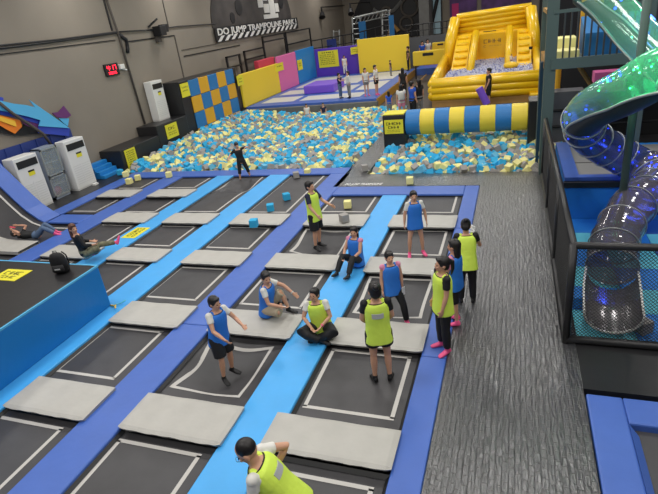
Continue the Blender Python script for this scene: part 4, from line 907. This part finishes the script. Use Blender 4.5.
def person(label, foot, top=None, z=0, h=None, psi=0, tup=(0, 0, 1), twist=0, face=None, arms=None, legs=None, anchor='feet', shirt='clothwhite', sleeve=.5, vest=None, patch=False, bottom='clothblack', blen=2.0, shoes='shoeblack', hair='hair', hairstyle='short', vox=.011, loose=.012, fat=1.0, hand=None, sock=None, group=None, zoff=0):
    P0 = G(foot[0], foot[1], z) if len(foot) == 2 else V(foot)
    if h is None:
        d = ray(*top); n_ = d.x * d.x + d.y * d.y; t_ = (P0.x * d.x + P0.y * d.y) / n_; h = CAMZ + d.z * t_ - P0.z
    k = h / 1.72; yaw = math.radians(198.6 + psi)
    def nv(v): return V(v).normalized()
    tup = nv(tup); tr = V((math.cos(twist), math.sin(twist), 0)); tr = (tr - tup * tr.dot(tup)).normalized(); tf = tup.cross(tr)
    P = V((0, 0, 0)); px = V((1, 0, 0)); f = fat
    arms = arms or {}; legs = legs or {}
    A = {}; Lg = {}
    for s in (-1, 1):
        a = arms.get(s, ((s * .16, .0, -1), (s * .04, .2, -1))); sh = P + tup * .485 + tr * (.165 * s * f)
        el = sh + nv(a[0]) * .275; wr = el + nv(a[1]) * .245; hd = nv(a[2]) if len(a) > 2 else nv(a[1]); A[s] = (sh, el, wr, hd)
        l = legs.get(s, ((s * .05, .03, -1), (s * .02, -.04, -1))); hp = P + px * (.085 * s) - tup * .03
        kn = hp + nv(l[0]) * .41; an = kn + nv(l[1]) * .40; fd = nv(l[2]) if len(l) > 2 else V((s * .25, 1, -.12)).normalized(); Lg[s] = (hp, kn, an, fd)
    nb = P + tup * .50; hc = nb + (tup + V((0, 0, .5))).normalized() * .165
    hf = nv(face) if face else tf.copy(); hu = V((0, 0, 1)) if abs(hf.z) < .8 else tup; hr = hf.cross(hu).normalized(); hu = hr.cross(hf).normalized(); HM = Matrix((hr, hf, hu)).transposed() * 1.1
    def torso(mb, infl, t0, t1, neck=False, topn=None):
        prof = [(-.12, .12, .09), (-.06, .165, .115), (.02, .165, .115), (.12, .14, .1), (.2, .135, .1), (.3, .155, .112), (.38, .165, .112), (.44, .165, .1), (.485, .13, .08), (.51, .07, .062)]
        secs = []
        for t_, w, d in prof:
            if t_ < t0 - .001 or t_ > t1 + .001: continue
            secs.append((P + tup * t_, tr * ((w * f + infl)), tf * ((d * f + infl))))
        if neck: secs += [(nb + (hc - nb) * .2, tr * .056, tf * .056), (nb + (hc - nb) * .6, tr * .054, tf * .056)]
        mb.loft([(c, a, b_) for c, a, b_ in secs], 'skin', 18)
    b = MB(); torso(b, 0, -.12, .52, True)
    for s in (-1, 1):
        sh, el, wr, hd = A[s]
        b.ell(sh, (.058 * f, .055, .055), 'skin'); b.tube([sh, sh.lerp(el, .5), el, el.lerp(wr, .35), wr], [.05 * f, .046 * f, .038 * f, .039 * f, .026], 'skin', 10)
        # hand
        side = hd.cross(tr if abs(hd.dot(tr)) < .9 else tf).normalized(); sp = side.cross(hd).normalized() * -1
        # palm plane spanned by hd and pw
        pw = tf - hd * tf.dot(hd); pw = pw.normalized() if pw.length > .2 else (tr - hd * tr.dot(hd)).normalized(); pn = hd.cross(pw).normalized()
        if pn.dot(tr) * s > 0: pn = -pn
        pc = wr + hd * .05
        b.loft([(wr, pw * .026, pn * .02), (wr + hd * .03, pw * .036, pn * .017), (wr + hd * .085, pw * .04, pn * .014), (wr + hd * .095, pw * .036, pn * .01)], 'skin', 12)
        for fi, (o_, ln) in enumerate([(.03, .066), (.011, .076), (-.009, .07), (-.028, .054)]):
            q0 = wr + hd * .085 + pw * o_; d1 = (hd + pn * .25 + pw * o_ * 2.5).normalized(); q1 = q0 + d1 * ln * .5; d2 = (hd * .8 + pn * .75).normalized(); q2 = q1 + d2 * ln * .5
            b.tube([q0 - hd * .02, q0, q1, q2], [.0095, .0095, .0088, .0075], 'skin', 6)
        q0 = wr + hd * .03 + pw * .026; q1 = q0 + (hd * .6 + pw * .75 + pn * .2).normalized() * .035; q2 = q1 + (hd * .9 + pw * .25 + pn * .4).normalized() * .03
        b.tube([q0, q1, q2], [.013, .0105, .009], 'skin', 6)
        hp, kn, an, fd = Lg[s]
        b.ell(hp, (.085 * f, .085, .085), 'skin'); b.tube([hp, hp.lerp(kn, .5), kn, kn.lerp(an, .3), kn.lerp(an, .8), an], [.083 * f, .07 * f, .052, .054, .036, .034], 'skin', 12)
        fu = (kn - an).normalized(); fs_ = fd.cross(fu).normalized(); fu2 = fs_.cross(fd).normalized()
        b.loft([(an - fd * .045 - fu2 * .035, fs_ * .028, fu2 * .03), (an - fu2 * .03, fs_ * .034, fu2 * .042), (an + fd * .09 - fu2 * .05, fs_ * .042, fu2 * .024), (an + fd * .15 - fu2 * .055, fs_ * .04, fu2 * .016), (an + fd * .175 - fu2 * .058, fs_ * .025, fu2 * .01)], 'skin', 12)
    # head
    hm = lambda x, y, zz_: hc + HM @ V((x, y, zz_))
    b.ell(hm(0, -.01, .02), (.074, .092, .098), 'skin', HM, 16, 12); b.ell(hm(0, .02, -.045), (.056, .066, .065), 'skin', HM, 14, 10); b.ell(hm(0, .058, -.078), (.026, .024, .022), 'skin', HM)
    b.tube([hm(0, .082, .012), hm(0, .1, -.022), hm(0, .088, -.034)], [.008, .014, .01], 'skin', 8)
    for s in (-1, 1): b.ell(hm(s * .077, -.008, -.008), (.012, .022, .032), 'skin', HM); b.ell(hm(s * .033, .074, -.022), (.02, .016, .018), 'skin', HM)
    pts = [v for v in b.v]; zmin = min(p[2] for p in pts)
    if anchor == 'feet':
        c = (Lg[-1][2] + Lg[1][2]) / 2; off = V((-c.x, -c.y, -zmin))
    elif anchor == 'pelvis': off = V((0, 0, -zmin))
    elif anchor == 'head': off = V((-hc.x, -hc.y, -zmin))
    off.z += zoff / k
    root = thing('person', label, 'person', P0, yaw, group)
    sc_ = lambda mb: setattr(mb, 'v', [tuple((V(p) + off) * k) for p in mb.v]) or mb
    skinpart('body', sc_(b), root, 'skin', vox * .8)
    # clothes
    if bottom:
        c = MB(); c.loft([(P - tup * .1, px * .13 * f, tf * .1), (P - tup * .04, px * (.168 * f + loose * .6), tf * (.118 * f + loose * .5)), (P + tup * .05, px * (.162 * f + .012), tf * (.115 * f + .012)), (P + tup * .1, px * (.145 * f + .012), tf * (.105 * f + .012))], 'skin', 18)
        for s in (-1, 1):
            hp, kn, an, fd = Lg[s]; seq = [(hp, .092 * f), (hp.lerp(kn, .5), .078 * f), (kn, .058), (kn.lerp(an, .3), .058), (kn.lerp(an, .9), .042)]; L_ = [0, .5, 1, 1.3, 1.9]
            pts = []; rs = []
            for (p, r), t_ in zip(seq, L_):
                if t_ <= blen + .01: pts.append(p); rs.append(r + loose * (1 + (.6 if blen < 1.2 else .3) * t_))
            if blen < 1 and blen > .5: pts.append(hp.lerp(kn, blen)); rs.append((.078 + (.058 - .078) * (blen - .5) * 2) * f + loose * 1.7)
            c.ell(hp, (.092 * f + loose, .092 + loose, .09 + loose), 'skin'); c.tube(pts, rs, 'skin', 14)
        skinpart('shorts' if blen < 1.2 else 'trousers', sc_(c), root, bottom, vox)
    c = MB(); torso(c, .012, -.06, .485)
    for s in (-1, 1):
        sh, el, wr, hd = A[s]; c.ell(sh, (.066 * f, .062, .062), 'skin')
        e = sh.lerp(el, min(1, sleeve)); pts = [sh, sh.lerp(e, .5), e]; rs = [.058 * f, .058 * f, .06 * f]
        if sleeve > 1: pts.append(el.lerp(wr, sleeve - 1)); rs.append(.04)
        c.tube(pts, rs, 'skin', 12)
    skinpart('shirt', sc_(c), root, shirt, vox)
    if vest:
        c = MB(); I = .022
        c.loft([(P + tup * t_, tr * ((w * f + I)), tf * ((d * f + I))) for t_, w, d in [(-.17, .185, .135), (-.1, .18, .13), (.02, .168, .12), (.15, .155, .112), (.3, .162, .116), (.4, .158, .112), (.455, .145, .1), (.49, .115, .078)]], 'skin', 20)
        for s in (-1, 1): c.tube([P + tup * .40 + tr * .1 * s * f + tf * .09, P + tup * .515 + tr * .1 * s * f, P + tup * .40 + tr * .1 * s * f - tf * .09], .035, 'skin', 8)
        vo = skinpart('vest', sc_(c), root, vest, vox, label=SHN.get(vest, '') + ' mesh vest')
        if vox < .02:
            c = MB(); ce = P + tup * .494; c.tube([ce + tr * math.cos(a * PI / 12) * (.108 * f + .018) + tf * math.sin(a * PI / 12) * .092 for a in range(25)], .007, 'clothblack', 6); c.tube([P - tup * .165 + tr * math.cos(a * PI / 12) * (.185 * f + I) + tf * math.sin(a * PI / 12) * (.135 * f + I) for a in range(25)], .006, 'clothblack', 6); sc_(c); o = c.build('trim', vo, smooth=True); o['label'] = 'dark edging'
        if patch:
            c = MB(); sg_ = patch; w_, h_ = (.085, .04)
            rows = []
            for i in range(7):
                a = -1 + 2 * i / 6; rows.append((P + tr * (a * w_) + tf * (sg_ * ((.118 * f + I + .004) - .02 * a * a)), None))
            vs = []; 
            for (p, _) in rows: vs += [p + tup * (.33 - h_), p + tup * (.33 + h_), p + tup * (.33 + h_) + tf * sg_ * .008, p + tup * (.33 - h_) + tf * sg_ * .008]
            fs = []
            for i in range(6):
                for j in range(4): fs.append((i * 4 + j, i * 4 + (j + 1) % 4, (i + 1) * 4 + (j + 1) % 4, (i + 1) * 4 + j))
            fs += [(0, 1, 2, 3), (24, 25, 26, 27)]
            c.add(vs, fs, 'silver'); sc_(c); o = c.build('reflective_patch', vo); o['label'] = 'silver reflective patch'
    for s in (-1, 1):
        hp, kn, an, fd = Lg[s]; c = MB(); fu = (kn - an).normalized(); fs_ = fd.cross(fu).normalized(); fu2 = fs_.cross(fd).normalized()
        c.loft([(an - fd * .06 - fu2 * .03, fs_ * .032, fu2 * .034), (an - fu2 * .028, fs_ * .04, fu2 * .048), (an + fd * .09 - fu2 * .046, fs_ * .048, fu2 * .032), (an + fd * .16 - fu2 * .054, fs_ * .044, fu2 * .022), (an + fd * .19 - fu2 * .058, fs_ * .028, fu2 * .014)], 'skin', 12)
        c.tube([an - fu * .02, an + fu * .05], [.043, .04], 'skin', 10); skinpart('sock', sc_(c), root, shoes, vox)
    c = MB()
    if hairstyle != 'none':
        if hairstyle == 'cropped': c.ell(hm(0, -.022, .036), (.079, .09, .088), 'skin', HM, 16, 12)
        else:
            c.ell(hm(0, -.024, .034), (.088, .1, .1), 'skin', HM, 16, 12); c.ell(hm(0, -.05, -.02), (.078, .062, .075), 'skin', HM); c.ell(hm(0, .045, .085), (.062, .045, .032), 'skin', HM)
        if hairstyle == 'ponytail': c.tube([hm(0, -.11, .05), hm(0, -.15, .03), hm(0, -.16, -.08), hm(0, -.14, -.18)], [.03, .035, .03, .012], 'skin', 8)
        if hairstyle == 'bun': c.ell(hm(0, -.12, .07), (.045, .045, .045), 'skin')
        if hairstyle == 'long':
            c.loft([(hm(0, -.06, 0), hr * .09, hf * .06), (hc + hr * 0 + HM @ V((0, -.06, -.02)) - V((0, 0, .08)), hr * .095, hf * .05), (hc + HM @ V((0, -.07, 0)) - V((0, 0, .22)), hr * .09, hf * .04), (hc + HM @ V((0, -.07, 0)) - V((0, 0, .32)), hr * .05, hf * .025)], 'skin', 14)
        skinpart('hair', sc_(c), root, hair, vox * .8)
    if vox < .02:
        for s in (-1, 1):
            e = MB(); e.ell(hm(s * .032, .081, .004), (.013, .008, .008), 'skin', HM, 8, 6); skinpart('eye', remesh(sc_(e), .004, 0), root, 'eye', 0, keep=True)
        e = MB(); e.ell(hm(0, .083, -.056), (.024, .008, .008), 'skin', HM, 8, 6); skinpart('mouth', remesh(sc_(e), .004, 0), root, 'lip', 0, keep=True)
    M4 = Matrix.Rotation(yaw, 4, 'Z'); return dict(root=root, w={s: P0 + M4 @ ((A[s][2] + A[s][3] * .09 + off) * k) for s in (-1, 1)}, wr={s: P0 + M4 @ ((A[s][2] + off) * k) for s in (-1, 1)}, hc=P0 + M4 @ ((hc + off) * k), hd={s: M4.to_3x3() @ A[s][3] for s in (-1, 1)}, back=P0 + M4 @ ((P + tup * .3 - tf * .2 + off) * k), yaw=yaw, k=k, fwd=M4.to_3x3() @ tf)
PZb = -.09
# man at the bottom edge, leaning
p1 = person('man in a yellow vest leaning forward with hand on hip at the bottom edge', (-2.16, 2.86, PZb), h=1.7, anchor='head', psi=264, tup=(0, .5, .87), face=(-.1, .85, -.55), arms={1: ((.55, -.75, -.35), (-.45, .5, -.75)), -1: ((-.12, .1, -1), (.0, .3, -1))}, legs={1: ((.1, -.1, -1), (.02, -.1, -1)), -1: ((-.1, .15, -1), (-.02, -.1, -1))}, shirt='clothwhite', vest='vestyellow', bottom='clothblack', blen=2, hairstyle='cropped', patch=-1, vox=.01, fat=1.02)
p2 = person('boy in a blue vest and black shorts bouncing on a trampoline', (229, 377), z=-.3, h=1.52, psi=52, tup=(-.05, .12, 1), face=(-.1, 1, -.1), arms={1: ((.25, .45, -.85), (-.15, .9, -.5)), -1: ((-.35, .5, -.8), (.2, .95, -.25))}, legs={1: ((.1, .25, -1), (.05, -.1, -1)), -1: ((-.08, .1, -1), (-.02, -.15, -1))}, vest='vestblue', bottom='clothblack', blen=.85, loose=.03, vox=.011)
p3 = person('man in a blue vest sitting on a grey pad with one knee raised', (269, 315), z=.075, h=1.56, psi=72, anchor='pelvis', tup=(.08, .2, 1), face=(.7, .8, -.1), arms={-1: ((-.3, .8, -.45), (.15, .75, -.55)), 1: ((.25, .35, -.9), (-.3, .85, -.35))}, legs={-1: ((-.1, .72, .7), (-.05, .25, -1), (0, 1, -.1)), 1: ((.4, .95, .12), (-.85, -.3, -.08), (-.7, .7, 0))}, vest='vestblue', bottom='khaki', blen=1.0, loose=.02, vox=.011, shoes='shoeblack')
p4 = person('smiling man in a yellow vest sitting cross-legged on the light blue strip', (323, 334), z=.0, h=1.52, psi=350, anchor='pelvis', tup=(.08, .06, 1), face=(.25, .9, .12), arms={-1: ((-.3, .3, -.9), (.65, .6, -.5)), 1: ((.3, .3, -.9), (-.65, .6, -.5))}, legs={-1: ((-.5, .82, .15), (.72, -.2, -.4), (.8, .5, 0)), 1: ((.58, .78, .15), (-.8, 0, -.4), (-.8, .5, 0))}, vest='vestyellow', bottom='clothblack', blen=2, loose=.025, vox=.011, fat=1.05)
p5 = person('woman in a yellow vest seen from behind, standing on a trampoline', (383, 381), top=(377, 283), z=PZb, psi=182, face=(-.1, 1, -.3), arms={1: ((.2, .1, -1), (-.35, .6, -.7)), -1: ((-.2, .1, -1), (.35, .6, -.7))}, shirt='clothblack', sleeve=.55, vest='vestyellow', patch=-1, bottom='clothblack', blen=.5, loose=.03, hairstyle='bun', vox=.011)
p6 = person('woman in a blue vest and black leggings, eyes shut, laughing, one pink sock forward', (396, 321), top=(389, 249), z=-.17, psi=12, face=(0, 1, .05), arms={1: ((.15, 0, -1), (.05, .25, -1)), -1: ((-.2, 0, -1), (.0, .15, -1))}, legs={-1: ((-.25, .45, -1), (-.1, .1, -1)), 1: ((.1, -.1, -1), (0, -.5, -.9))}, shirt='clothpink', sleeve=.16, vest='vestblue', bottom='clothblack', shoes='shoepink', hairstyle='ponytail', vox=.012)
p7 = person('woman in a yellow vest over black, pink socks, standing in side view', (444.5, 350), top=(438, 257), z=0, psi=283, face=(.1, 1, .05), arms={1: ((.15, .0, -1), (.0, .3, -1)), -1: ((-.1, .1, -1), (0, .3, -1))}, shirt='clothblack', sleeve=.6, vest='vestyellow', bottom='clothblack', shoes='shoepink', hairstyle='ponytail', vox=.012)
p8 = person('girl in a blue vest over a pink top standing behind her friend', (457, 323), top=(447, 240), z=0, psi=235, face=(0, 1, 0), arms={1: ((.1, .2, -1), (.0, .6, -.8)), -1: ((-.1, .2, -1), (.1, .8, -.5))}, legs={1: ((.03, .1, -1), (0, -.1, -1)), -1: ((-.03, -.1, -1), (0, -.1, -1))}, shirt='clothpink', sleeve=.7, vest='vestblue', bottom='clothblack', blen=1.0, shoes='shoepink', hairstyle='long', vox=.012)
p9 = person('woman in a yellow vest bent over a phone beside the black walkway', (467, 303), top=(468, 222), z=0, psi=172, tup=(0, .22, 1), face=(.1, .8, -.6), arms={1: ((.35, .3, -.9), (-.2, 1, .15)), -1: ((-.3, .3, -.9), (.2, 1, .1))}, shirt='clothblack', sleeve=.5, vest='vestyellow', bottom='clothblack', shoes='shoeblack', hairstyle='bun', vox=.012)
p10 = person('woman in a blue vest over white, black shorts, pink socks, facing the camera', (416.5, 255), top=(412, 191), z=PZb, psi=5, face=(.05, 1, .05), arms={1: ((.3, 0, -1), (.1, .1, -1)), -1: ((-.35, 0, -1), (-.1, .15, -1))}, legs={-1: ((-.16, .02, -1), (-.06, -.04, -1)), 1: ((.16, .02, -1), (.06, -.04, -1))}, vest='vestblue', bottom='clothblack', blen=.45, loose=.02, sleeve=.6, shoes='shoepink', vox=.013)
p11 = person('woman in a blue vest with long black hair sitting on the light blue strip', (357, 266), z=0, h=1.52, psi=325, anchor='pelvis', tup=(.0, -.03, 1), face=(-.35, 1, .02), arms={-1: ((-.15, .5, -.85), (.35, .85, -.4)), 1: ((.15, .5, -.85), (-.35, .85, -.4))}, legs={-1: ((-.12, .85, .5), (-.05, .65, -.8), (0, 1, .35)), 1: ((.16, .85, .5), (.05, .65, -.8), (0, 1, .35))}, shirt='clothpink', sleeve=.16, vest='vestblue', bottom='clothblack', shoes='shoeblack', hairstyle='long', vox=.012)
p12 = person('man in a yellow vest over a navy shirt and black shorts bouncing', (318, 248), z=-.25, h=1.7, psi=58, tup=(0, -.03, 1), face=(0, 1, .05), arms={1: ((.2, .3, -.9), (.05, .7, -.7)), -1: ((-.2, .5, -.8), (0, .9, -.4))}, legs={1: ((.07, .06, -1), (0, -.1, -1)), -1: ((-.07, -.02, -1), (0, -.1, -1))}, shirt='clothnavy', sleeve=.7, vest='vestyellow', bottom='clothblack', blen=.9, loose=.03, vox=.013)
p13 = person('person in black with elbows out walking at the foam pit edge', (246, 181), top=(237, 142), z=-.2, psi=18, tup=(.1, .02, 1), face=(-.2, 1, -.2), arms={-1: ((-.9, .1, .1), (.5, .8, .1)), 1: ((.8, .1, -.6), (.3, .8, -.3))}, legs={-1: ((-.3, .1, -1), (-.2, -.1, -1)), 1: ((.15, .05, -1), (.1, -.05, -1))}, shirt='clothblack', sleeve=.7, bottom='clothblack', blen=1.4, vox=.016)
p14 = person('person in black with brown hair and camouflage trousers sitting, one leg stretched', (87, 259), z=.07, h=1.66, psi=124, anchor='pelvis', tup=(0, -.12, 1), face=(.9, .4, 0), arms={1: ((.2, .3, -.95), (-.4, .8, -.3)), -1: ((-.2, .35, -.9), (.4, .8, -.2))}, legs={-1: ((-.02, 1, .15), (.05, 1, -.16), (0, .4, 1)), 1: ((.6, .8, .3), (-.7, -.2, -.45), (-.5, .5, -.1))}, shirt='clothblack', sleeve=1.8, bottom='camo', shoes='shoepink', hair='hairbrown', hairstyle='long', vox=.014)
p15 = person('girl in jeans and pink socks lying on the curved trampoline holding a red phone', (38, 238), z=-.05, h=1.5, psi=95, anchor='pelvis', tup=(.1, -1, .18), face=(.3, .15, 1), arms={1: ((.5, .45, .7), (-.4, -.85, .3)), -1: ((-.5, .45, .7), (.4, -.85, .3))}, legs={-1: ((-.1, .7, .72), (0, .65, -.72), (0, 1, -.1)), 1: ((.12, .75, .6), (0, .8, -.6), (0, 1, -.1))}, shirt='clothblack', sleeve=.5, bottom='denim', shoes='shoepink', hairstyle='short', vox=.014)
def small(label, foot, top=None, z=0, psi=0, **k): k.setdefault('vox', .026); return person(label, foot, top, z, psi=psi, **k)
small('child in white half sunk in foam at the back of the big pit', tuple(V((OX(306, 104, OY(306, 104, 26.2).x)).to_tuple()).to_tuple()[:2]) + (-.6,), h=1.25, psi=0, shirt='clothwhite', bottom='denim')
pt = OY(323, 106, 26.4); small('child in dark blue half sunk in foam at the back of the big pit', (pt.x, 26.4, -.6), h=1.2, psi=0, shirt='clothnavy', bottom='denim')
small('boy in a navy top and jeans standing beside the purple block', (341, 98.5), (338.5, 73), z=PZ, psi=60, shirt='clothnavy', bottom='denim', arms={-1: ((-.2, .6, -.7), (0, 1, .1)), 1: ((.2, .6, -.7), (0, 1, .1))})
small('girl in a white top and pale jeans standing beside the purple block', (350, 98), (347, 71), z=PZ, psi=290, shirt='clothwhite', sleeve=1.5, bottom='greycloth', hairstyle='long')
small('girl in a white top, grey shorts and pink socks on the platform edge', (367, 96), (364, 68), z=PZ, psi=20, shirt='clothwhite', bottom='greycloth', blen=.5, shoes='shoepink', hairstyle='long')
small('person in a white top and black shorts at the platform corner', (377, 95.2), (374.3, 65), z=PZ, psi=60, shirt='clothwhite', sleeve=1, bottom='clothblack', blen=.6, shoes='shoepink')
small('person all in white in front of the purple padded wall', (OY(345.5, 73, 39.6).x, 39.6, PZ), h=1.45, psi=10, shirt='clothwhite', bottom='clothwhite')
small('child in a dark top and grey trousers before the big yellow wall', (391, 76), (391.5, 60), z=PZ, psi=60, shirt='clothblack', bottom='greycloth')
small('person in black at the right end of the big yellow wall', (-7.3, 39, PZ), h=min(1.9, OY(411, 46, 39).z - PZ), psi=270, shirt='clothblack', bottom='clothblack')
small('person in dark clothes with black hair behind the white backpack', (404, 100), (402, 68), z=0, psi=170, shirt='clothblack', bottom='clothblack', hairstyle='long')
small('child in a blue top sitting at the corner of the big foam pit', (390, 117), (389, 91), z=-.05, psi=180, shirt='clothblue', bottom='greycloth', hairstyle='long')
pw = small('girl with a white backpack seen from behind at the pit corner', (402.5, 121), (403, 84), z=0, psi=180, shirt='clothwhite', bottom='clothpink', blen=.5, hairstyle='long')
small('person in a blue T-shirt beside the girl with the white backpack', (413.5, 121), (412, 81), z=0, psi=120, shirt='clothblue', bottom='clothblack', hairstyle='short')
small('person in black with a white bag right of the blue T-shirt', (420, 119), (418, 79), z=0, psi=200, shirt='clothblack', bottom='greycloth', hairstyle='long')
ps = small('boy in black carrying a purple foam roll before the inflatable slide', (488.5, 107), (488, 68), z=0, psi=270, shirt='clothblack', bottom='clothblack', blen=.9, arms={-1: ((-.1, .2, -1), (0, .4, -.9)), 1: ((.1, .1, -1), (0, .3, -1))})
small('child in white sitting among the balls of the inflatable slide', (511, 66), (510, 54), z=1.0, psi=330, shirt='clothwhite', bottom='greycloth')
small('tiny figure in blue behind the grey partition opening', (OY(422, 41, 45).x, 45, 0), h=OY(422, 41, 45).z, psi=0, shirt='clothblue', bottom='clothblue'); small('tiny figure in white by the grey partition', (OY(427.5, 39, 45.5).x, 45.5, 0), h=OY(427.5, 39, 45.5).z, psi=0, shirt='clothwhite', bottom='denim')
# things people wear or hold
r = pw; q = MB(); q.loft([(V((0, 0, -.2)), V((.12, 0, 0)), V((0, .06, 0))), (V((0, 0, -.15)), V((.15, 0, 0)), V((0, .09, 0))), (V((0, 0, .12)), V((.14, 0, 0)), V((0, .08, 0))), (V((0, 0, .2)), V((.09, 0, 0)), V((0, .05, 0)))], 'offwhite', 14)
o = q.build('backpack', smooth=True); o.location = r['back']; o.rotation_euler = (0, 0, r['yaw']); tag(o, 'white backpack on the back of a girl at the pit corner', 'backpack')
q = MB(); a = OY(479, 88, ps['hc'].y - .3); b_ = OY(487, 104, ps['hc'].y - .3); q.tube([a, b_], .17, 'violet', 16); one('foam_roll', q, 'purple foam roll carried by the boy in black', 'foam roll', smooth=False)
def phone(pos, yaw, mt, label, tilt=.4):
    q = MB(); q.box(-.037, .037, -.005, .005, -.075, .075, mt); o = q.build('phone', bevel=.003); o.location = pos; o.rotation_euler = (tilt, 0, yaw); return tag(o, label, 'phone')
phone(p6['w'][-1] + p6['fwd'] * .035, p6['yaw'] + .5, 'white', 'white phone held low by the laughing woman in the blue vest', 0)
phone((p9['w'][1] + p9['w'][-1]) / 2 + p9['fwd'] * .02, p9['yaw'], 'black', 'phone in the hands of the woman bent beside the walkway')
phone((p15['w'][1] + p15['w'][-1]) / 2, p15['yaw'], 'ledred' if False else 'red', 'red phone held up by the girl lying on the curved trampoline', 1.2)
q = MB(); d = p8['fwd']; c0 = p8['w'][-1]; q.tube([c0 - V((0, 0, .12)), c0 + V((0, 0, .13))], .03, 'offwhite', 10); one('bottle', q, 'pale bottle held by the girl in the blue vest over pink', 'bottle', smooth=True)
def band(p, hd, mt, label):
    q = MB(); a = V(p) - hd * .03; q.tube([a, a + hd * .018], .031, mt, 12); return one('wristband', q, label, 'wristband', smooth=True)
band(p1['wr'][1], p1['hd'][1], 'shoepink', 'pink wristband on the leaning man at the bottom edge')
band(p4['wr'][-1], p4['hd'][-1], 'shoepink', 'pink wristband on the man sitting cross-legged')
band(p3['wr'][-1], p3['hd'][-1], 'silver', 'pale watch on the wrist of the sitting man in the blue vest')
# glasses of the two men
for pp_, lab in ((p4, 'thin glasses on the smiling man sitting cross-legged'), (p1, 'dark glasses on the leaning man at the bottom edge')):
    body = [c for c in pp_['root'].children if c.name.startswith('eye')]
    q = MB(); rt_ = pp_['root']; M4 = Matrix.Translation(rt_.location) @ Matrix.Rotation(pp_['yaw'], 4, 'Z')
    cs = []
    for e in body:
        c = sum((v.co for v in e.data.vertices), V((0, 0, 0))) / len(e.data.vertices); cs.append(M4 @ c)
    n_ = (cs[0] + cs[1]) / 2 - pp_['hc']; n_.normalize(); ax = (cs[1] - cs[0]).normalized(); up2 = ax.cross(n_).normalized()
    for c in cs: q.tube([c + n_ * .018 + (ax * math.cos(a * PI / 6) * .025 + up2 * math.sin(a * PI / 6) * .018) for a in range(13)], .0022, 'black', 5)
    q.tube([cs[0] + n_ * .018 + ax * .025, cs[1] + n_ * .018 - ax * .025], .0022, 'black', 5)
    for c, s in ((cs[0], -1), (cs[1], 1)): q.tube([c + n_ * .018 + ax * .025 * s, c + ax * .048 * s - n_ * .02, c + ax * .05 * s - n_ * .09], .0022, 'black', 5)
    one('glasses', q, lab, 'glasses')

# ------------------------------------------------------------------ lights
lampn = 0
def lamp(x, y, e, sx=1.2, sy=1.2, z=8.2):
    t = thing('ceiling_lamp', 'white square hanging hall lamp', 'lamp', (x, y, z), group='hanging hall lamps')
    part('housing', B(x - sx / 2, x + sx / 2, y - sy / 2, y + sy / 2, z, z + .12, 'offwhite'), t); part('rod', B(x - .02, x + .02, y - .02, y + .02, z + .12, 9, 'black'), t)
    l = bpy.data.lights.new('ceiling_light', 'AREA'); l.shape = 'RECTANGLE'; l.size = sx; l.size_y = sy; l.energy = e; l.color = (1, .97, .93); o = bpy.data.objects.new('ceiling_light', l); C.objects.link(o); o.location = (x, y, z - .02)
for x in (-14, -9, -4.3, .6, 6):
    for y in (0, 5.5, 11, 17, 23.5, 30, 37, 45):
        lamp(x, y, 270 if y < 25 else 250)
w = bpy.data.worlds.new('world'); SC.world = w; w.use_nodes = True; w.node_tree.nodes['Background'].inputs[0].default_value = (.9, .95, 1, 1); w.node_tree.nodes['Background'].inputs[1].default_value = .25
SC.view_settings.view_transform = 'Standard'; SC.view_settings.look = 'None'; SC.view_settings.gamma = 1; SC.view_settings.exposure = -0.95; SC.view_settings.use_curve_mapping = False
